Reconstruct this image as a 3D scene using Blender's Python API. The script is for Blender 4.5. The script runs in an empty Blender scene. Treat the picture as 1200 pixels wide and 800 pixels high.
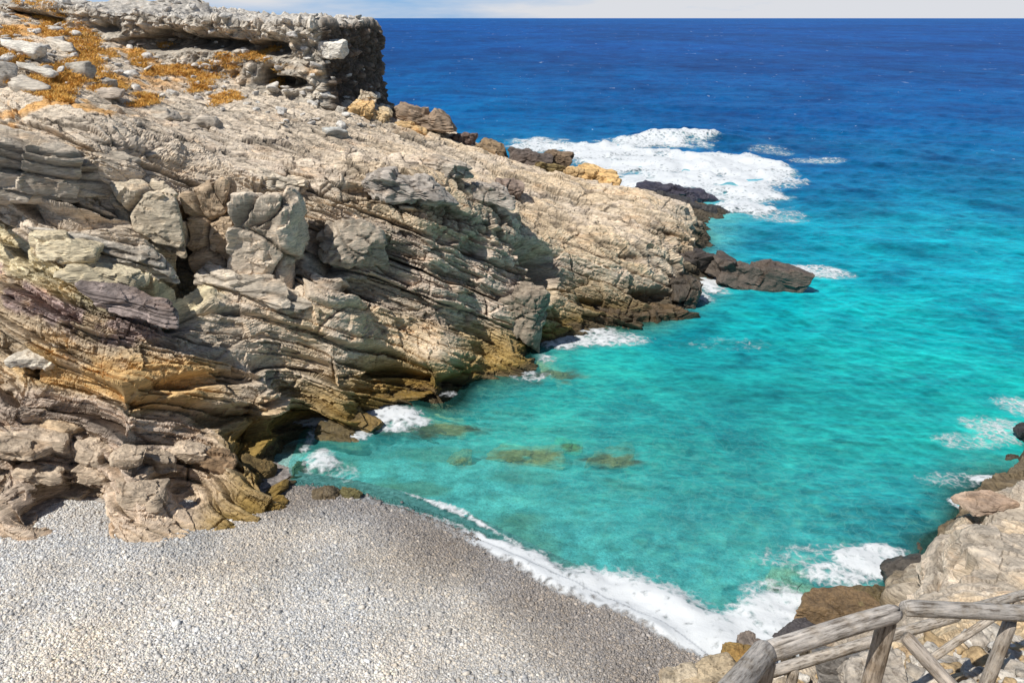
import bpy, math, random
import numpy as np
from mathutils import Vector
from mathutils.bvhtree import BVHTree

# ------------------------------------------------------------------ basics
C = bpy.context.scene.collection
QUAL = 1.0                                   # mesh density
H = 12.0                                     # eye height above the sea
F = 867.0                                    # focal length in photo pixels (1200 wide)
PITCH = math.atan(379 / F)
SP, CP = math.sin(PITCH), math.cos(PITCH)
SUN_AZ, SUN_EL = math.radians(231), math.radians(54)   # compass azimuth (0 = +Y), elevation
rng = np.random.default_rng(7)
random.seed(7)

def ray(u, v):
    yc = (400 - v) / F
    return np.array([(u - 600) / F, CP + yc * SP, -SP + yc * CP])
def at_z(u, v, z):
    d = ray(u, v); return np.array([0, 0, H]) + d * ((z - H) / d[2])
def at_y(u, v, Y):
    d = ray(u, v); return np.array([0, 0, H]) + d * (Y / d[1])

# ------------------------------------------------------------------ noise in numpy
def hsh(ix, iy, iz, seed):
    h = (ix.astype(np.uint32) * np.uint32(374761393) + iy.astype(np.uint32) * np.uint32(668265263)
         + iz.astype(np.uint32) * np.uint32(2147483647) + np.uint32((seed * 974711 + 12345) & 0xffffffff))
    h = (h ^ (h >> np.uint32(13))) * np.uint32(1274126177)
    h = (h ^ (h >> np.uint32(16))) * np.uint32(2246822519)
    return (h ^ (h >> np.uint32(15))).astype(np.float32) / np.float32(4294967295.0)
def I(a): return np.floor(a).astype(np.int64)
def vnoise(x, y, z, seed=0):                  # -1..1
    fx, fy, fz = np.floor(x), np.floor(y), np.floor(z)
    tx, ty, tz = x - fx, y - fy, z - fz
    ix, iy, iz = fx.astype(np.int64), fy.astype(np.int64), fz.astype(np.int64)
    tx = tx*tx*tx*(tx*(tx*6-15)+10); ty = ty*ty*ty*(ty*(ty*6-15)+10); tz = tz*tz*tz*(tz*(tz*6-15)+10)
    r = 0
    for a in (0, 1):
        wx = tx if a else 1 - tx
        for b in (0, 1):
            wy = ty if b else 1 - ty
            for c in (0, 1):
                wz = tz if c else 1 - tz
                r = r + wx*wy*wz*hsh(ix+a, iy+b, iz+c, seed)
    return r * 2 - 1
def fbm(x, y, z, octaves=4, seed=0, gain=.5):
    r = 0; a = 1.; n = 0.
    for o in range(octaves):
        k = 2.03 ** o
        r = r + a * vnoise(x*k + 17.3*o, y*k - 9.1*o, z*k + 4.7*o, seed + o); n += a; a *= gain
    return r / n
def ridged(x, y, z, octaves=4, seed=0):
    r = 0; a = 1.; n = 0.
    for o in range(octaves):
        k = 2.03 ** o
        r = r + a * (1 - np.abs(vnoise(x*k + 17.3*o, y*k, z*k, seed + o)) * 2); n += a; a *= .5
    return r / n
def voro2(s, q, lay, seed):                   # jittered cells; layer-seeded.  id hash, F1, F2
    fs, fq = I(s), I(q)
    f1 = np.full(s.shape, 9., np.float32); f2 = np.full(s.shape, 9., np.float32); idh = np.zeros(s.shape, np.float32)
    for a in (-1, 0, 1):
        for b in (-1, 0, 1):
            cs, cq = fs + a, fq + b
            px = cs + hsh(cs, cq, lay, seed); py = cq + hsh(cs, cq, lay, seed + 11)
            d = np.sqrt((px - s)**2 + (py - q)**2).astype(np.float32)
            h = hsh(cs, cq, lay, seed + 23)
            near = d < f1
            f2 = np.where(near, f1, np.minimum(f2, d)); idh = np.where(near, h, idh); f1 = np.where(near, d, f1)
    return idh, f1, f2
def voro3(x, y, z, seed):
    fx, fy, fz = I(x), I(y), I(z)
    f1 = np.full(x.shape, 9., np.float32); f2 = np.full(x.shape, 9., np.float32); idh = np.zeros(x.shape, np.float32)
    for a in (-1, 0, 1):
        for b in (-1, 0, 1):
            for c in (-1, 0, 1):
                cx, cy, cz = fx + a, fy + b, fz + c
                d = np.sqrt((cx + hsh(cx, cy, cz, seed) - x)**2 + (cy + hsh(cx, cy, cz, seed+1) - y)**2
                            + (cz + hsh(cx, cy, cz, seed+2) - z)**2).astype(np.float32)
                h = hsh(cx, cy, cz, seed+3)
                near = d < f1
                f2 = np.where(near, f1, np.minimum(f2, d)); idh = np.where(near, h, idh); f1 = np.where(near, d, f1)
    return idh, f1, f2
def facets(x, y, z, seed):
    """every cell of a jittered lattice is a small tilted plane: broken, angular rock"""
    fx, fy, fz = I(x), I(y), I(z)
    f1 = np.full(x.shape, 9., np.float32); f2 = f1.copy(); val = np.zeros(x.shape, np.float32)
    for a in (-1, 0, 1):
        for b in (-1, 0, 1):
            for c in (-1, 0, 1):
                cx, cy, cz = fx + a, fy + b, fz + c
                h0 = hsh(cx, cy, cz, seed); h1 = hsh(cx, cy, cz, seed+1); h2 = hsh(cx, cy, cz, seed+2)
                dx, dy, dz = cx + h0 - x, cy + h1 - y, cz + h2 - z
                d = np.sqrt(dx*dx + dy*dy + dz*dz).astype(np.float32)
                v = ((h1*7.7 % 1 - .5)*dx + (h2*9.1 % 1 - .5)*dy + (h0*8.3 % 1 - .5)*dz)*1.6 + (h0*13.7 % 1 - .5)*.6
                near = d < f1
                f2 = np.where(near, f1, np.minimum(f2, d)); val = np.where(near, v, val); f1 = np.where(near, d, f1)
    return val, f2 - f1
def sstep(a, b, x):
    t = np.clip((x - a) / (b - a), 0, 1); return t*t*(3-2*t)
def mix(a, b, t): return a*(1-t) + b*t
def lin(r, g, b):
    return np.array([((c/255)/12.92 if c/255 < .04045 else ((c/255+.055)/1.055)**2.4) for c in (r, g, b)])

# ------------------------------------------------------------------ mesh helpers
def huelimit(c, m):
    k = c.max(1); return np.maximum(c*np.minimum(1, m/np.maximum(k, 1e-6))[:, None], .01)
def mkmesh(name, V, Fc, col=None, extra=None, smooth=True):
    V = np.asarray(V, np.float32); Fc = np.asarray(Fc, np.int32)
    me = bpy.data.meshes.new(name)
    n = Fc.shape[1]
    me.vertices.add(len(V)); me.vertices.foreach_set('co', V.ravel())
    me.loops.add(Fc.size); me.loops.foreach_set('vertex_index', Fc.ravel())
    me.polygons.add(len(Fc))
    me.polygons.foreach_set('loop_start', np.arange(0, Fc.size, n, dtype=np.int32))
    try: me.polygons.foreach_set('loop_total', np.full(len(Fc), n, np.int32))
    except Exception: pass
    me.polygons.foreach_set('use_smooth', np.full(len(Fc), smooth, bool))
    if col is not None:
        a = me.color_attributes.new('Col', 'FLOAT_COLOR', 'POINT')
        c4 = np.ones((len(V), 4), np.float32); c4[:, :3] = col; a.data.foreach_set('color', c4.ravel())
    for k, d in (extra or {}).items():
        a = me.attributes.new(k, 'FLOAT', 'POINT'); a.data.foreach_set('value', np.asarray(d, np.float32))
    me.update(calc_edges=True); me.validate()
    return me
def obj(name, me, mat, parent=None):
    o = bpy.data.objects.new(name, me); C.objects.link(o)
    if mat: me.materials.append(mat)
    if parent: o.parent = parent
    return o
def tag(o, label, cat, group=None, kind=None):
    o['label'] = label; o['category'] = cat
    if group: o['group'] = group
    if kind: o['kind'] = kind
    return o
def gridfaces(nr, nc):
    i = np.arange(nr - 1)[:, None] * nc + np.arange(nc - 1)[None]
    i = i.ravel(); return np.stack([i, i + 1, i + nc + 1, i + nc], 1)

# ------------------------------------------------------------------ materials
def newmat(name):
    m = bpy.data.materials.new(name); m.use_nodes = True
    nt = m.node_tree; nt.nodes.clear()
    return m, nt, nt.nodes, nt.links
def nd(nt, typ, **kw):
    n = nt.nodes.new(typ)
    for k, v in kw.items():
        if k in ('i',): 
            for kk, vv in v.items(): n.inputs[kk].default_value = vv
        else: setattr(n, k, v)
    return n
def ramp(nt, stops):
    r = nt.nodes.new('ShaderNodeValToRGB'); e = r.color_ramp.elements
    while len(e) < len(stops): e.new(.5)
    for el, (p, c) in zip(e, stops): el.position = p; el.color = c if len(c) == 4 else (*c, 1)
    return r
def rock_material(name, rough=.9, fine=1.0, bump=.5, aniso=True, world=True, spec=.25, contrast=1.0):
    m, nt, N, L = newmat(name)
    out = nd(nt, 'ShaderNodeOutputMaterial'); b = nd(nt, 'ShaderNodeBsdfPrincipled')
    b.inputs['Roughness'].default_value = rough; b.inputs['Specular IOR Level'].default_value = spec
    L.new(b.outputs[0], out.inputs[0])
    co = nd(nt, 'ShaderNodeTexCoord'); geo = nd(nt, 'ShaderNodeNewGeometry')
    mp = nd(nt, 'ShaderNodeMapping')
    L.new(geo.outputs['Position'] if world else co.outputs['Object'], mp.inputs[0])
    if aniso:
        mp.inputs['Rotation'].default_value = (math.radians(-13), math.radians(-19), 0); mp.inputs['Scale'].default_value = (.42, .5, 3.0)
    at = nd(nt, 'ShaderNodeAttribute', attribute_name='Col')
    n1 = nd(nt, 'ShaderNodeTexNoise', i={'Scale': 2.2*fine, 'Detail': 10., 'Roughness': .68}); L.new(mp.outputs[0], n1.inputs['Vector'])
    n2 = nd(nt, 'ShaderNodeTexNoise', i={'Scale': 11*fine, 'Detail': 8., 'Roughness': .72}); L.new(mp.outputs[0], n2.inputs['Vector'])
    r1 = ramp(nt, [(.3, (.60,)*3), (.5, (1,)*3), (.72, (1.32,)*3)]); L.new(n1.outputs[0], r1.inputs[0])
    k = contrast
    r2 = ramp(nt, [(.33, (1-.55*k, 1-.57*k, 1-.58*k)), (.5, (1,)*3), (.68, (1+.32*k, 1+.31*k, 1+.28*k))]); L.new(n2.outputs[0], r2.inputs[0])
    m1 = nd(nt, 'ShaderNodeMix', data_type='RGBA', blend_type='MULTIPLY', i={0: 1.}); m2 = nd(nt, 'ShaderNodeMix', data_type='RGBA', blend_type='MULTIPLY', i={0: 1.})
    L.new(at.outputs['Color'], m1.inputs[6]); L.new(r1.outputs[0], m1.inputs[7])
    L.new(m1.outputs[2], m2.inputs[6]); L.new(r2.outputs[0], m2.inputs[7])
    # rusty / pale stains
    n3 = nd(nt, 'ShaderNodeTexNoise', i={'Scale': .9*fine, 'Detail': 6., 'Roughness': .6}); L.new(mp.outputs[0], n3.inputs['Vector'])
    r3 = ramp(nt, [(.56, (0,)*3), (.72, (.55,)*3)]); L.new(n3.outputs[0], r3.inputs[0])
    m3 = nd(nt, 'ShaderNodeMix', data_type='RGBA', blend_type='MULTIPLY'); L.new(r3.outputs[0], m3.inputs[0])
    L.new(m2.outputs[2], m3.inputs[6]); m3.inputs[7].default_value = (1.08, .86, .66, 1)
    L.new(m3.outputs[2], b.inputs['Base Color'])
    n4 = nd(nt, 'ShaderNodeTexNoise', i={'Scale': 26*fine, 'Detail': 6., 'Roughness': .75}); L.new(mp.outputs[0], n4.inputs['Vector'])
    ad = nd(nt, 'ShaderNodeMath', operation='ADD'); L.new(n2.outputs[0], ad.inputs[0])
    mu = nd(nt, 'ShaderNodeMath', operation='MULTIPLY', i={1: .5}); L.new(n4.outputs[0], mu.inputs[0]); L.new(mu.outputs[0], ad.inputs[1])
    bp = nd(nt, 'ShaderNodeBump', i={'Strength': bump, 'Distance': .12/fine}); L.new(ad.outputs[0], bp.inputs['Height'])
    L.new(bp.outputs[0], b.inputs['Normal'])
    return m
M_ROCK = rock_material('layered_rock', bump=.55)
M_STONE = rock_material('loose_stone', aniso=False, fine=1.4, bump=.5)
M_CONG = rock_material('conglomerate', aniso=False, fine=2.2, bump=.7, contrast=.8)
M_WET = rock_material('wet_rock', rough=.45, aniso=False, fine=1.3, bump=.6, spec=.5)

# ------------------------------------------------------------------ macro shapes
def tps_fit(P, lam=1e-3):
    P = np.asarray(P, float); n = len(P)
    d = np.sqrt(((P[:, None, :2] - P[None, :, :2])**2).sum(-1))
    K = np.sqrt(d*d + .45)                                  # multiquadric
    A = np.zeros((n+3, n+3)); A[:n, :n] = K - .02*np.eye(n)
    A[:n, n] = 1; A[:n, n+1:] = P[:, :2]; A[n, :n] = 1; A[n+1:, :n] = P[:, :2].T
    w = np.linalg.solve(A, np.r_[P[:, 2], 0, 0, 0]); return P[:, :2], w
def tps_eval(m, x, y):
    c, w = m; out = np.empty(x.size); xf, yf = x.ravel(), y.ravel()
    for i in range(0, x.size, 100000):
        s = slice(i, i+100000)
        d = np.sqrt((xf[s, None]-c[None, :, 0])**2 + (yf[s, None]-c[None, :, 1])**2)
        out[s] = np.sqrt(d*d + .45) @ w[:-3] + w[-3] + xf[s]*w[-2] + yf[s]*w[-1]
    return out.reshape(x.shape)

zc = lambda u, v, z: at_z(u, v, z)
yc = lambda u, v, Y: at_y(u, v, Y)
CLIFF = [
 # foot of the cliff on the beach and along the cove
 zc(-120,640,1.0), zc(0,618,.8), zc(60,600,.75), zc(120,598,.72), zc(200,580,.62), zc(340,574,.2), zc(352,555,.1), zc(350,520,.1), zc(362,500,.1),
 zc(430,492,.1), zc(490,468,.1), zc(545,452,.1), zc(600,434,.1), zc(625,404,.1), zc(660,390,.1), zc(700,382,.1), zc(780,368,.1), zc(808,330,.0), zc(812,300,.0), zc(820,262,.0), zc(835,246,.1),
 # grey broken rock above the beach
 zc(0,560,2.1), zc(150,540,2.0), zc(300,530,1.3), zc(330,560,.75), zc(0,490,2.9), zc(150,478,2.8), zc(300,495,1.35),
 # ochre ramps
 zc(0,430,3.7), zc(150,430,3.5), zc(300,440,2.35), zc(400,465,1.1), zc(500,440,.9), zc(150,405,3.9), zc(300,410,3.2), zc(420,400,2.3), zc(520,400,1.6), zc(600,412,.6),
 zc(250,372,4.0), zc(330,362,3.7), zc(420,362,2.9), zc(500,382,2.0),
 # pale ledges on the left
 yc(0,400,17.9), yc(100,395,18.0), yc(190,385,18.9), yc(0,300,19.6), yc(100,300,19.5), yc(195,330,20.0),
 # the thick grey bed: foot, brow
 yc(0,262,21.0), yc(120,285,20.6), yc(200,330,21.4), yc(330,335,23.3), yc(400,335,23.3), yc(500,372,24.3), yc(560,390,25.6), yc(625,395,27.0),
 yc(0,165,22.3), yc(120,185,22.0), yc(200,205,23.4), yc(300,225,24.5), yc(400,242,24.7), yc(500,275,25.2), yc(560,285,26.6), yc(620,300,28.3),
 yc(650,350,28.6), yc(700,345,29.8), yc(780,335,31.5), yc(700,290,31.2), yc(780,285,33.6), yc(805,262,37.),
 # the long dip slope
 zc(0,120,9.3), zc(150,130,8.7), zc(300,140,7.8), zc(400,145,7.15), zc(300,190,7.2), zc(400,200,6.5), zc(500,200,5.6), zc(600,225,4.4), zc(700,240,3.2), zc(800,246,2.0),
 zc(500,160,5.9), zc(600,192,4.1), zc(700,217,2.5), zc(600,250,3.95), zc(700,262,2.9),
 zc(0,50,11.1), yc(-60,110,30), zc(150,100,9.2), zc(225,112,8.5), zc(300,125,8.0), zc(400,128,7.5), yc(0,20,42), yc(80,38,42), yc(-150,200,25), yc(-150,60,36), yc(-150,350,20), yc(-150,480,17),
 (-34,46,13.1), (-28,52,12.0), (-24,47,10.5), (-19,50,9.4), (-14,54,7.5), (-34,60,12.5), (-20,64,9), (-45,40,14.), (-40,25,12.), (-30,15,8), (-22,8,4),
 # behind the ridge, and under the sea
 (-8,53,6.2), (-4,50,5.0), (0,50,3.0), (-3,56,1.), (3,53,0.2), (-9,62,1.), (6,50,1.2), (10,49.5,.4), (0,62,-2.5), (8,56,-1.), (14,54,-1.2), (-14,70,-3), (-30,78,-3),
 (-2.,18.3,-2.), (1.,22.,-2.), (4.,25.,-2.6), (8.,28.,-3.2), (12.5,33,-3.2), (14,40,-3), (16.5,47,-2.5), (22,60,-4), (6,17,-3), (16,24,-4), (24,36,-5), (26,50,-5), (-3.9,17.3,-.9), (10,62,-3.5), (2,15,-2),
 (-4.6,19.4,-.7), (-2.2,21.0,-.8), (.8,23.5,-1.0), (2.6,26.6,-1.2), (5,28,-1.5), (8.2,30.5,-1.5), (10.3,34.,-1.6), (11.9,40.,-1.3), (13.4,45,-1.0),
 (-6.2,14.8,.1), (-10,12.5,.6), (-16,10,1.), (-3.5,14.5,-.6),
]
TPS_C = tps_fit(CLIFF)
SHORE = [
 (0,-2,10.6), (0,0.4,10.35), (-8,-1,10.6), (10,-1,10.4), (-20,-1,11), (1.5,1.6,9.2), (3.5,1.6,9.2), (2,2.8,8.2), (4,2.9,8.0), (0,2,8.6), (-4,2,8.6), (-10,2,9), (-4,6.,3.0), (-9,6,3.4), (-14,7,4.5), (-4,8.6,.7), (-9,8.6,1.0), (-16,9.6,2.4),
 (0,5.5,3.4), (1.5,7.5,1.4), (2.2,5.2,4.9), (8,3,7.6), (14,3,7.8),
 zc(1100,792,5.75), zc(1200,790,5.9), zc(1150,750,5.3), zc(1200,725,4.75), zc(1010,768,4.6), zc(930,792,4.3), zc(1090,735,4.7), zc(1060,705,3.0), zc(1130,690,3.6), zc(1200,655,3.3),
 zc(1082,660,2.2), zc(1085,640,2.0), zc(1110,620,1.8), zc(1150,622,2.3), zc(1200,600,1.8), zc(1140,600,1.5), zc(1135,585,1.4), zc(1170,568,1.5), zc(1210,560,1.1), zc(1240,540,.7),
 (7.6,12.0,.25), (7.4,11.6,.5), (6.7,11.7,.35), (5.6,11.3,.3), (8.3,13.2,-.3), (9.6,14.2,-.4), (11.0,15.6,-.4), (12,17,-.5), (14,18.6,-.3), (16,20.5,-.2),
 (6.7,10.7,1.6), (5.4,10.2,.6), (4.4,9.6,.6), (5.6,8.9,2.7), (3.4,9.5,.7), (2.6,8.2,1.4), (3.,6.8,3.),
 (7,13.5,-1.2), (9,16,-1.6), (12,19,-2), (16,23,-2.5), (4.,12.2,-.6), (2,11.5,.0), (20,17,1.4), (20,22,.5), (16,13,3.2), (22,10,5), (16,6,6.5), (26,4,8), (22,26,-2.5), (10,22,-3), (4,16,-2.5), (0,12,.2),
 (1.5,9.3,.55), (-1,9,.9),
]
TPS_S = tps_fit(SHORE)
# waterline of the pebble beach: signed distance, + towards the sea
WL = np.array([(-9.5,19.2), *[at_z(u, v, 0)[:2] for u, v in ((330,568),(400,578),(470,596),(530,618),(585,645),(650,678),(720,706),(780,735),(830,768))], (5.2,9.4), (6.0,7.5)])
def beach_d(x, y):
    best = np.full(x.shape, 1e9); sg = np.ones(x.shape)
    for a, b in zip(WL[:-1], WL[1:]):
        e = b - a; l2 = (e**2).sum()
        t = np.clip(((x-a[0])*e[0] + (y-a[1])*e[1]) / l2, 0, 1)
        dx, dy = x - a[0] - t*e[0], y - a[1] - t*e[1]; d = dx*dx + dy*dy
        s = np.where(e[0]*(y-a[1]) - e[1]*(x-a[0]) > 0, 1., -1.)
        sg = np.where(d < best - 1e-9, s, sg); best = np.minimum(best, d)
    return sg * np.sqrt(best)
def beach_z(x, y):
    d = beach_d(x, y); d = np.where((x > 6.3) & (y > 8.5), np.abs(d), d)
    land = .03 + 0.17 * np.maximum(-d, 0) ** .98 - .012*np.maximum(-d-5, 0)**1.3
    sea = -.16 * d
    z = np.where(d < 0, land, np.maximum(sea, -3.6 - .02*d))
    return z + .035*fbm(x*.8, y*.8, 0*x, 3, 40)

# ------------------------------------------------------------------ layered rock detail
DIP = .30
def make_bounds(lo, hi, tmin, tmax, seed, fixed=()):
    r = np.random.default_rng(seed); b = [lo]
    while b[-1] < hi: b.append(b[-1] + r.uniform(tmin, tmax))
    b = np.array(b)
    if len(fixed):
        b = np.sort(np.r_[b[(b < fixed[0]) | (b > fixed[-1])], fixed])
    return b
BIG = make_bounds(-14, 40, .6, 1.5, 3)
MED = make_bounds(-14, 40, .16, .62, 5)
SML = make_bounds(-14, 40, .05, .15, 8)
def strata(w, s, q, bounds, cell, seed, aspect=1.0):
    idx = np.searchsorted(bounds, w) - 1; idx = np.clip(idx, 0, len(bounds) - 2)
    lo, hi = bounds[idx], bounds[idx+1]; th = hi - lo; t = (w - lo) / th
    lay = hsh(idx.astype(np.int64), idx.astype(np.int64)*0, idx.astype(np.int64)*0, seed+5)
    idh, f1, f2 = voro2(s/cell + idx*7.31, q/(cell*aspect) + idx*3.77, idx.astype(np.int64), seed)
    edge = np.minimum(t, 1-t) * th
    return idh, lay, edge, (f2 - f1) * cell, th, idx
def rock_detail(P, amp=1.0, massive=None, seed=0, mudge=1.0):
    """displacement along the normal and a tint (value, warm) for points of bedded rock"""
    x, y, z = P[:, 0], P[:, 1], P[:, 2]
    warp = .22*fbm(x*.07, y*.07, z*.07, 2, 60+seed)
    brk, _, _ = voro2(x/1.6 - .4*z, y/1.3 + .2*z, I(x*0), 61+seed)                # blocks slipped a little against each other
    brk2, _, _ = voro2(x/.7 - .4*z, y/.6 + .2*z, I(x*0), 62+seed)
    w = z + DIP*x + .15*y + warp + .10*(brk-.5)
    wf = z + .42*x + .31*y + warp + .16*(brk-.5) + .05*(brk2-.5) + .02*fbm(x*2, y*2, z*3, 3, 63+seed)
    s = x - DIP*z + .22*fbm(x*.6, y*.6, z*.6, 2, 80+seed); q = y + .22*fbm(x*.6, y*.6, z*.6, 2, 90+seed)
    wb = wf - .08*(brk-.5)
    i1, l1, e1, j1, t1, k1 = strata(wb, s, q, BIG, 2.9, 100+seed, 1.2)
    i2, l2, e2, j2, t2, k2 = strata(wf, s, q, MED, 1.5, 130+seed, .8)
    i3, l3, e3, j3, t3, k3 = strata(wf, s, q, SML, .6, 160+seed, .8)
    fr2 = (wf - MED[k2])/t2 - .5; fr1 = (wb - BIG[k1])/t1 - .5
    mass = sstep(4.9, 5.15, w) * sstep(8.0, 7.8, w) if massive is None else massive
    soft = sstep(-.5, .5, fbm(x*.35, y*.35, z*.35, 2, 95+seed))          # where the rock is smooth rather than broken
    d = .30*(i1-.5) + .42*(l1-.5) + .22*fr1*t1
    d = d - .24*np.exp(-(j1/.05)**2)*(.15+.85*sstep(.4,.8,i1)) - (.15+.5*sstep(.4,.9,l1))*np.exp(-(e1/.05)**2) - .40*(l1 < .25)*1.25
    dm = .24*(i2-.5) + .30*(l2-.5) + .55*fr2*t2 - .10*np.exp(-(j2/.03)**2)*sstep(.4,.9,i2) - (.04+.26*sstep(.5,.95,l2))*np.exp(-(e2/.022)**2) - .20*(l2 < .2)
    ds = .10*(i3-.5) + .13*(l3-.5) - .05*np.exp(-(j3/.02)**2)*sstep(.5,.9,i3) - .05*np.exp(-(e3/.012)**2)
    ramp_ = sstep(3.3, 3.7, w)*sstep(5.1, 4.9, w)*sstep(-9.2, -8., x) if massive is None else 0*x
    d = d*(1-.45*ramp_) + (dm*(1-.5*mass)*(.55+.6*soft) + ds*(1-.5*mass)*(.28+.6*soft))*(1-.35*ramp_)
    # angular fracture
    xa, za = x*1.0 + .42*z, z - .35*x - .25*y
    g1, gg1 = facets(s/2.0, q/1.5, wf/.7, 230+seed); g2, gg2 = facets(s/.95, q/.75, wf/.22, 240+seed); g3, gg3 = facets(s/.34, q/.28, wf/.085, 250+seed)
    upz = sstep(7.9, 8.6, w)*(1 if massive is None else 0)
    al, ac = .95*x - .31*y, .31*x + .95*y
    g4, gg4 = facets(al/2.4, ac/.55, z/.9, 260+seed); g5, gg5 = facets(al/.9, ac/.2, z/.5, 270+seed)
    d = d*(1-.35*upz) - .5*ds*upz
    d = d + .30*g1*(.5+.7*mass)*(1-.7*upz) - .10*np.exp(-(gg1/.05)**2)*mass + .12*g2*(1-.8*upz) + .032*g3*(1-.7*upz)
    d = d - upz*(.16*np.exp(-(gg4/.045)**2)*sstep(-.1, .3, fbm(x*.4, y*.4, 0*x, 2, 285)) + .05*np.exp(-(gg5/.06)**2)) + upz*(.30*g4 + .085*g5 + .10*ridged(al*.25, ac*1.7, z*0, 4, 280+seed))
    d = d + .06*fbm(x*1.3, y*1.3, z*1.6, 3, 200+seed) + .014*fbm(x*9, y*9, z*14, 2, 220+seed)
    val = 1 + .22*(i1-.5) + .22*(l1-.5) + .22*(i2-.5) + .30*(l2-.5) + .2*(i3-.5) + .25*(l3-.5) + .25*g2 + .2*g3 + upz*(.3*g4 + .3*g5)
    crev = np.exp(-(e1/.05)**2)*.5 + np.exp(-(j1/.06)**2)*.5*sstep(.3,.7,i1) + np.exp(-(e2/.03)**2)*.4 + np.exp(-(j2/.035)**2)*.35*sstep(.2,.8,i2) + np.exp(-(e3/.018)**2)*.25 + upz*(.6*np.exp(-(gg4/.05)**2) + .3*np.exp(-(gg5/.07)**2))  # crevice mask; the colour is darkened there to deepen the shade
    return amp*d, val, np.clip(crev, 0, 1), w, l1, l2, i1, i2

def polar(az0, az1, dazpx, r0, r1, k):
    az = np.radians(np.arange(az0, az1, dazpx)); nr = int(math.log(r1/r0)/k)
    r = r0*np.exp(np.linspace(0, math.log(r1/r0), nr))
    A, R = np.meshgrid(az, r)
    return R*np.sin(A), R*np.cos(A), nr, len(az)
def polar_adapt(az0, az1, da, r0, r1, nr, tps):
    """polar sheet whose rows are spaced evenly along the ground, so that steep faces get as many as flat ones"""
    az = np.radians(np.arange(az0, az1, da)); azc = np.linspace(az[0], az[-1], len(az)//4)
    rc = np.geomspace(r0, r1, 420); A, R = np.meshgrid(azc, rc)
    Z = tps_eval(tps, R*np.sin(A), R*np.cos(A))
    dr = np.diff(R, axis=0); dz = np.diff(Z, axis=0); w = np.sqrt((.8*dr)**2 + dz**2)/R[1:]**1.0
    cum = np.concatenate([np.zeros((1, len(azc))), np.cumsum(w, 0)]); cum /= cum[-1]
    ker = np.ones(9)/9
    cum = np.apply_along_axis(lambda c: np.convolve(np.pad(c, 4, 'edge'), ker, 'valid'), 1, cum)
    t = np.linspace(0, 1, nr); RR = np.stack([np.interp(t, cum[:, j], rc) for j in range(len(azc))], 1)
    RF = np.stack([np.interp(az, azc, RR[i]) for i in range(nr)], 0)
    AF = np.tile(az, (nr, 1))
    return RF*np.sin(AF), RF*np.cos(AF), nr, len(az)
def normals(x, y, z, nr, nc):
    P = np.stack([x, y, z], -1).reshape(nr, nc, 3)
    du = np.gradient(P, axis=1); dv = np.gradient(P, axis=0)
    n = np.cross(du, dv); n /= np.linalg.norm(n, axis=-1, keepdims=True) + 1e-12
    n[n[..., 2] < 0] *= -1
    return n.reshape(-1, 3)

def smooth2(z, nr, nc, it):
    Z = z.reshape(nr, nc)
    for _ in range(it):
        Z = np.pad(Z, 1, mode='edge')
        Z = (Z[1:-1, 1:-1]*2 + Z[:-2, 1:-1] + Z[2:, 1:-1] + Z[1:-1, :-2] + Z[1:-1, 2:]) / 6
    return Z.ravel()

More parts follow.
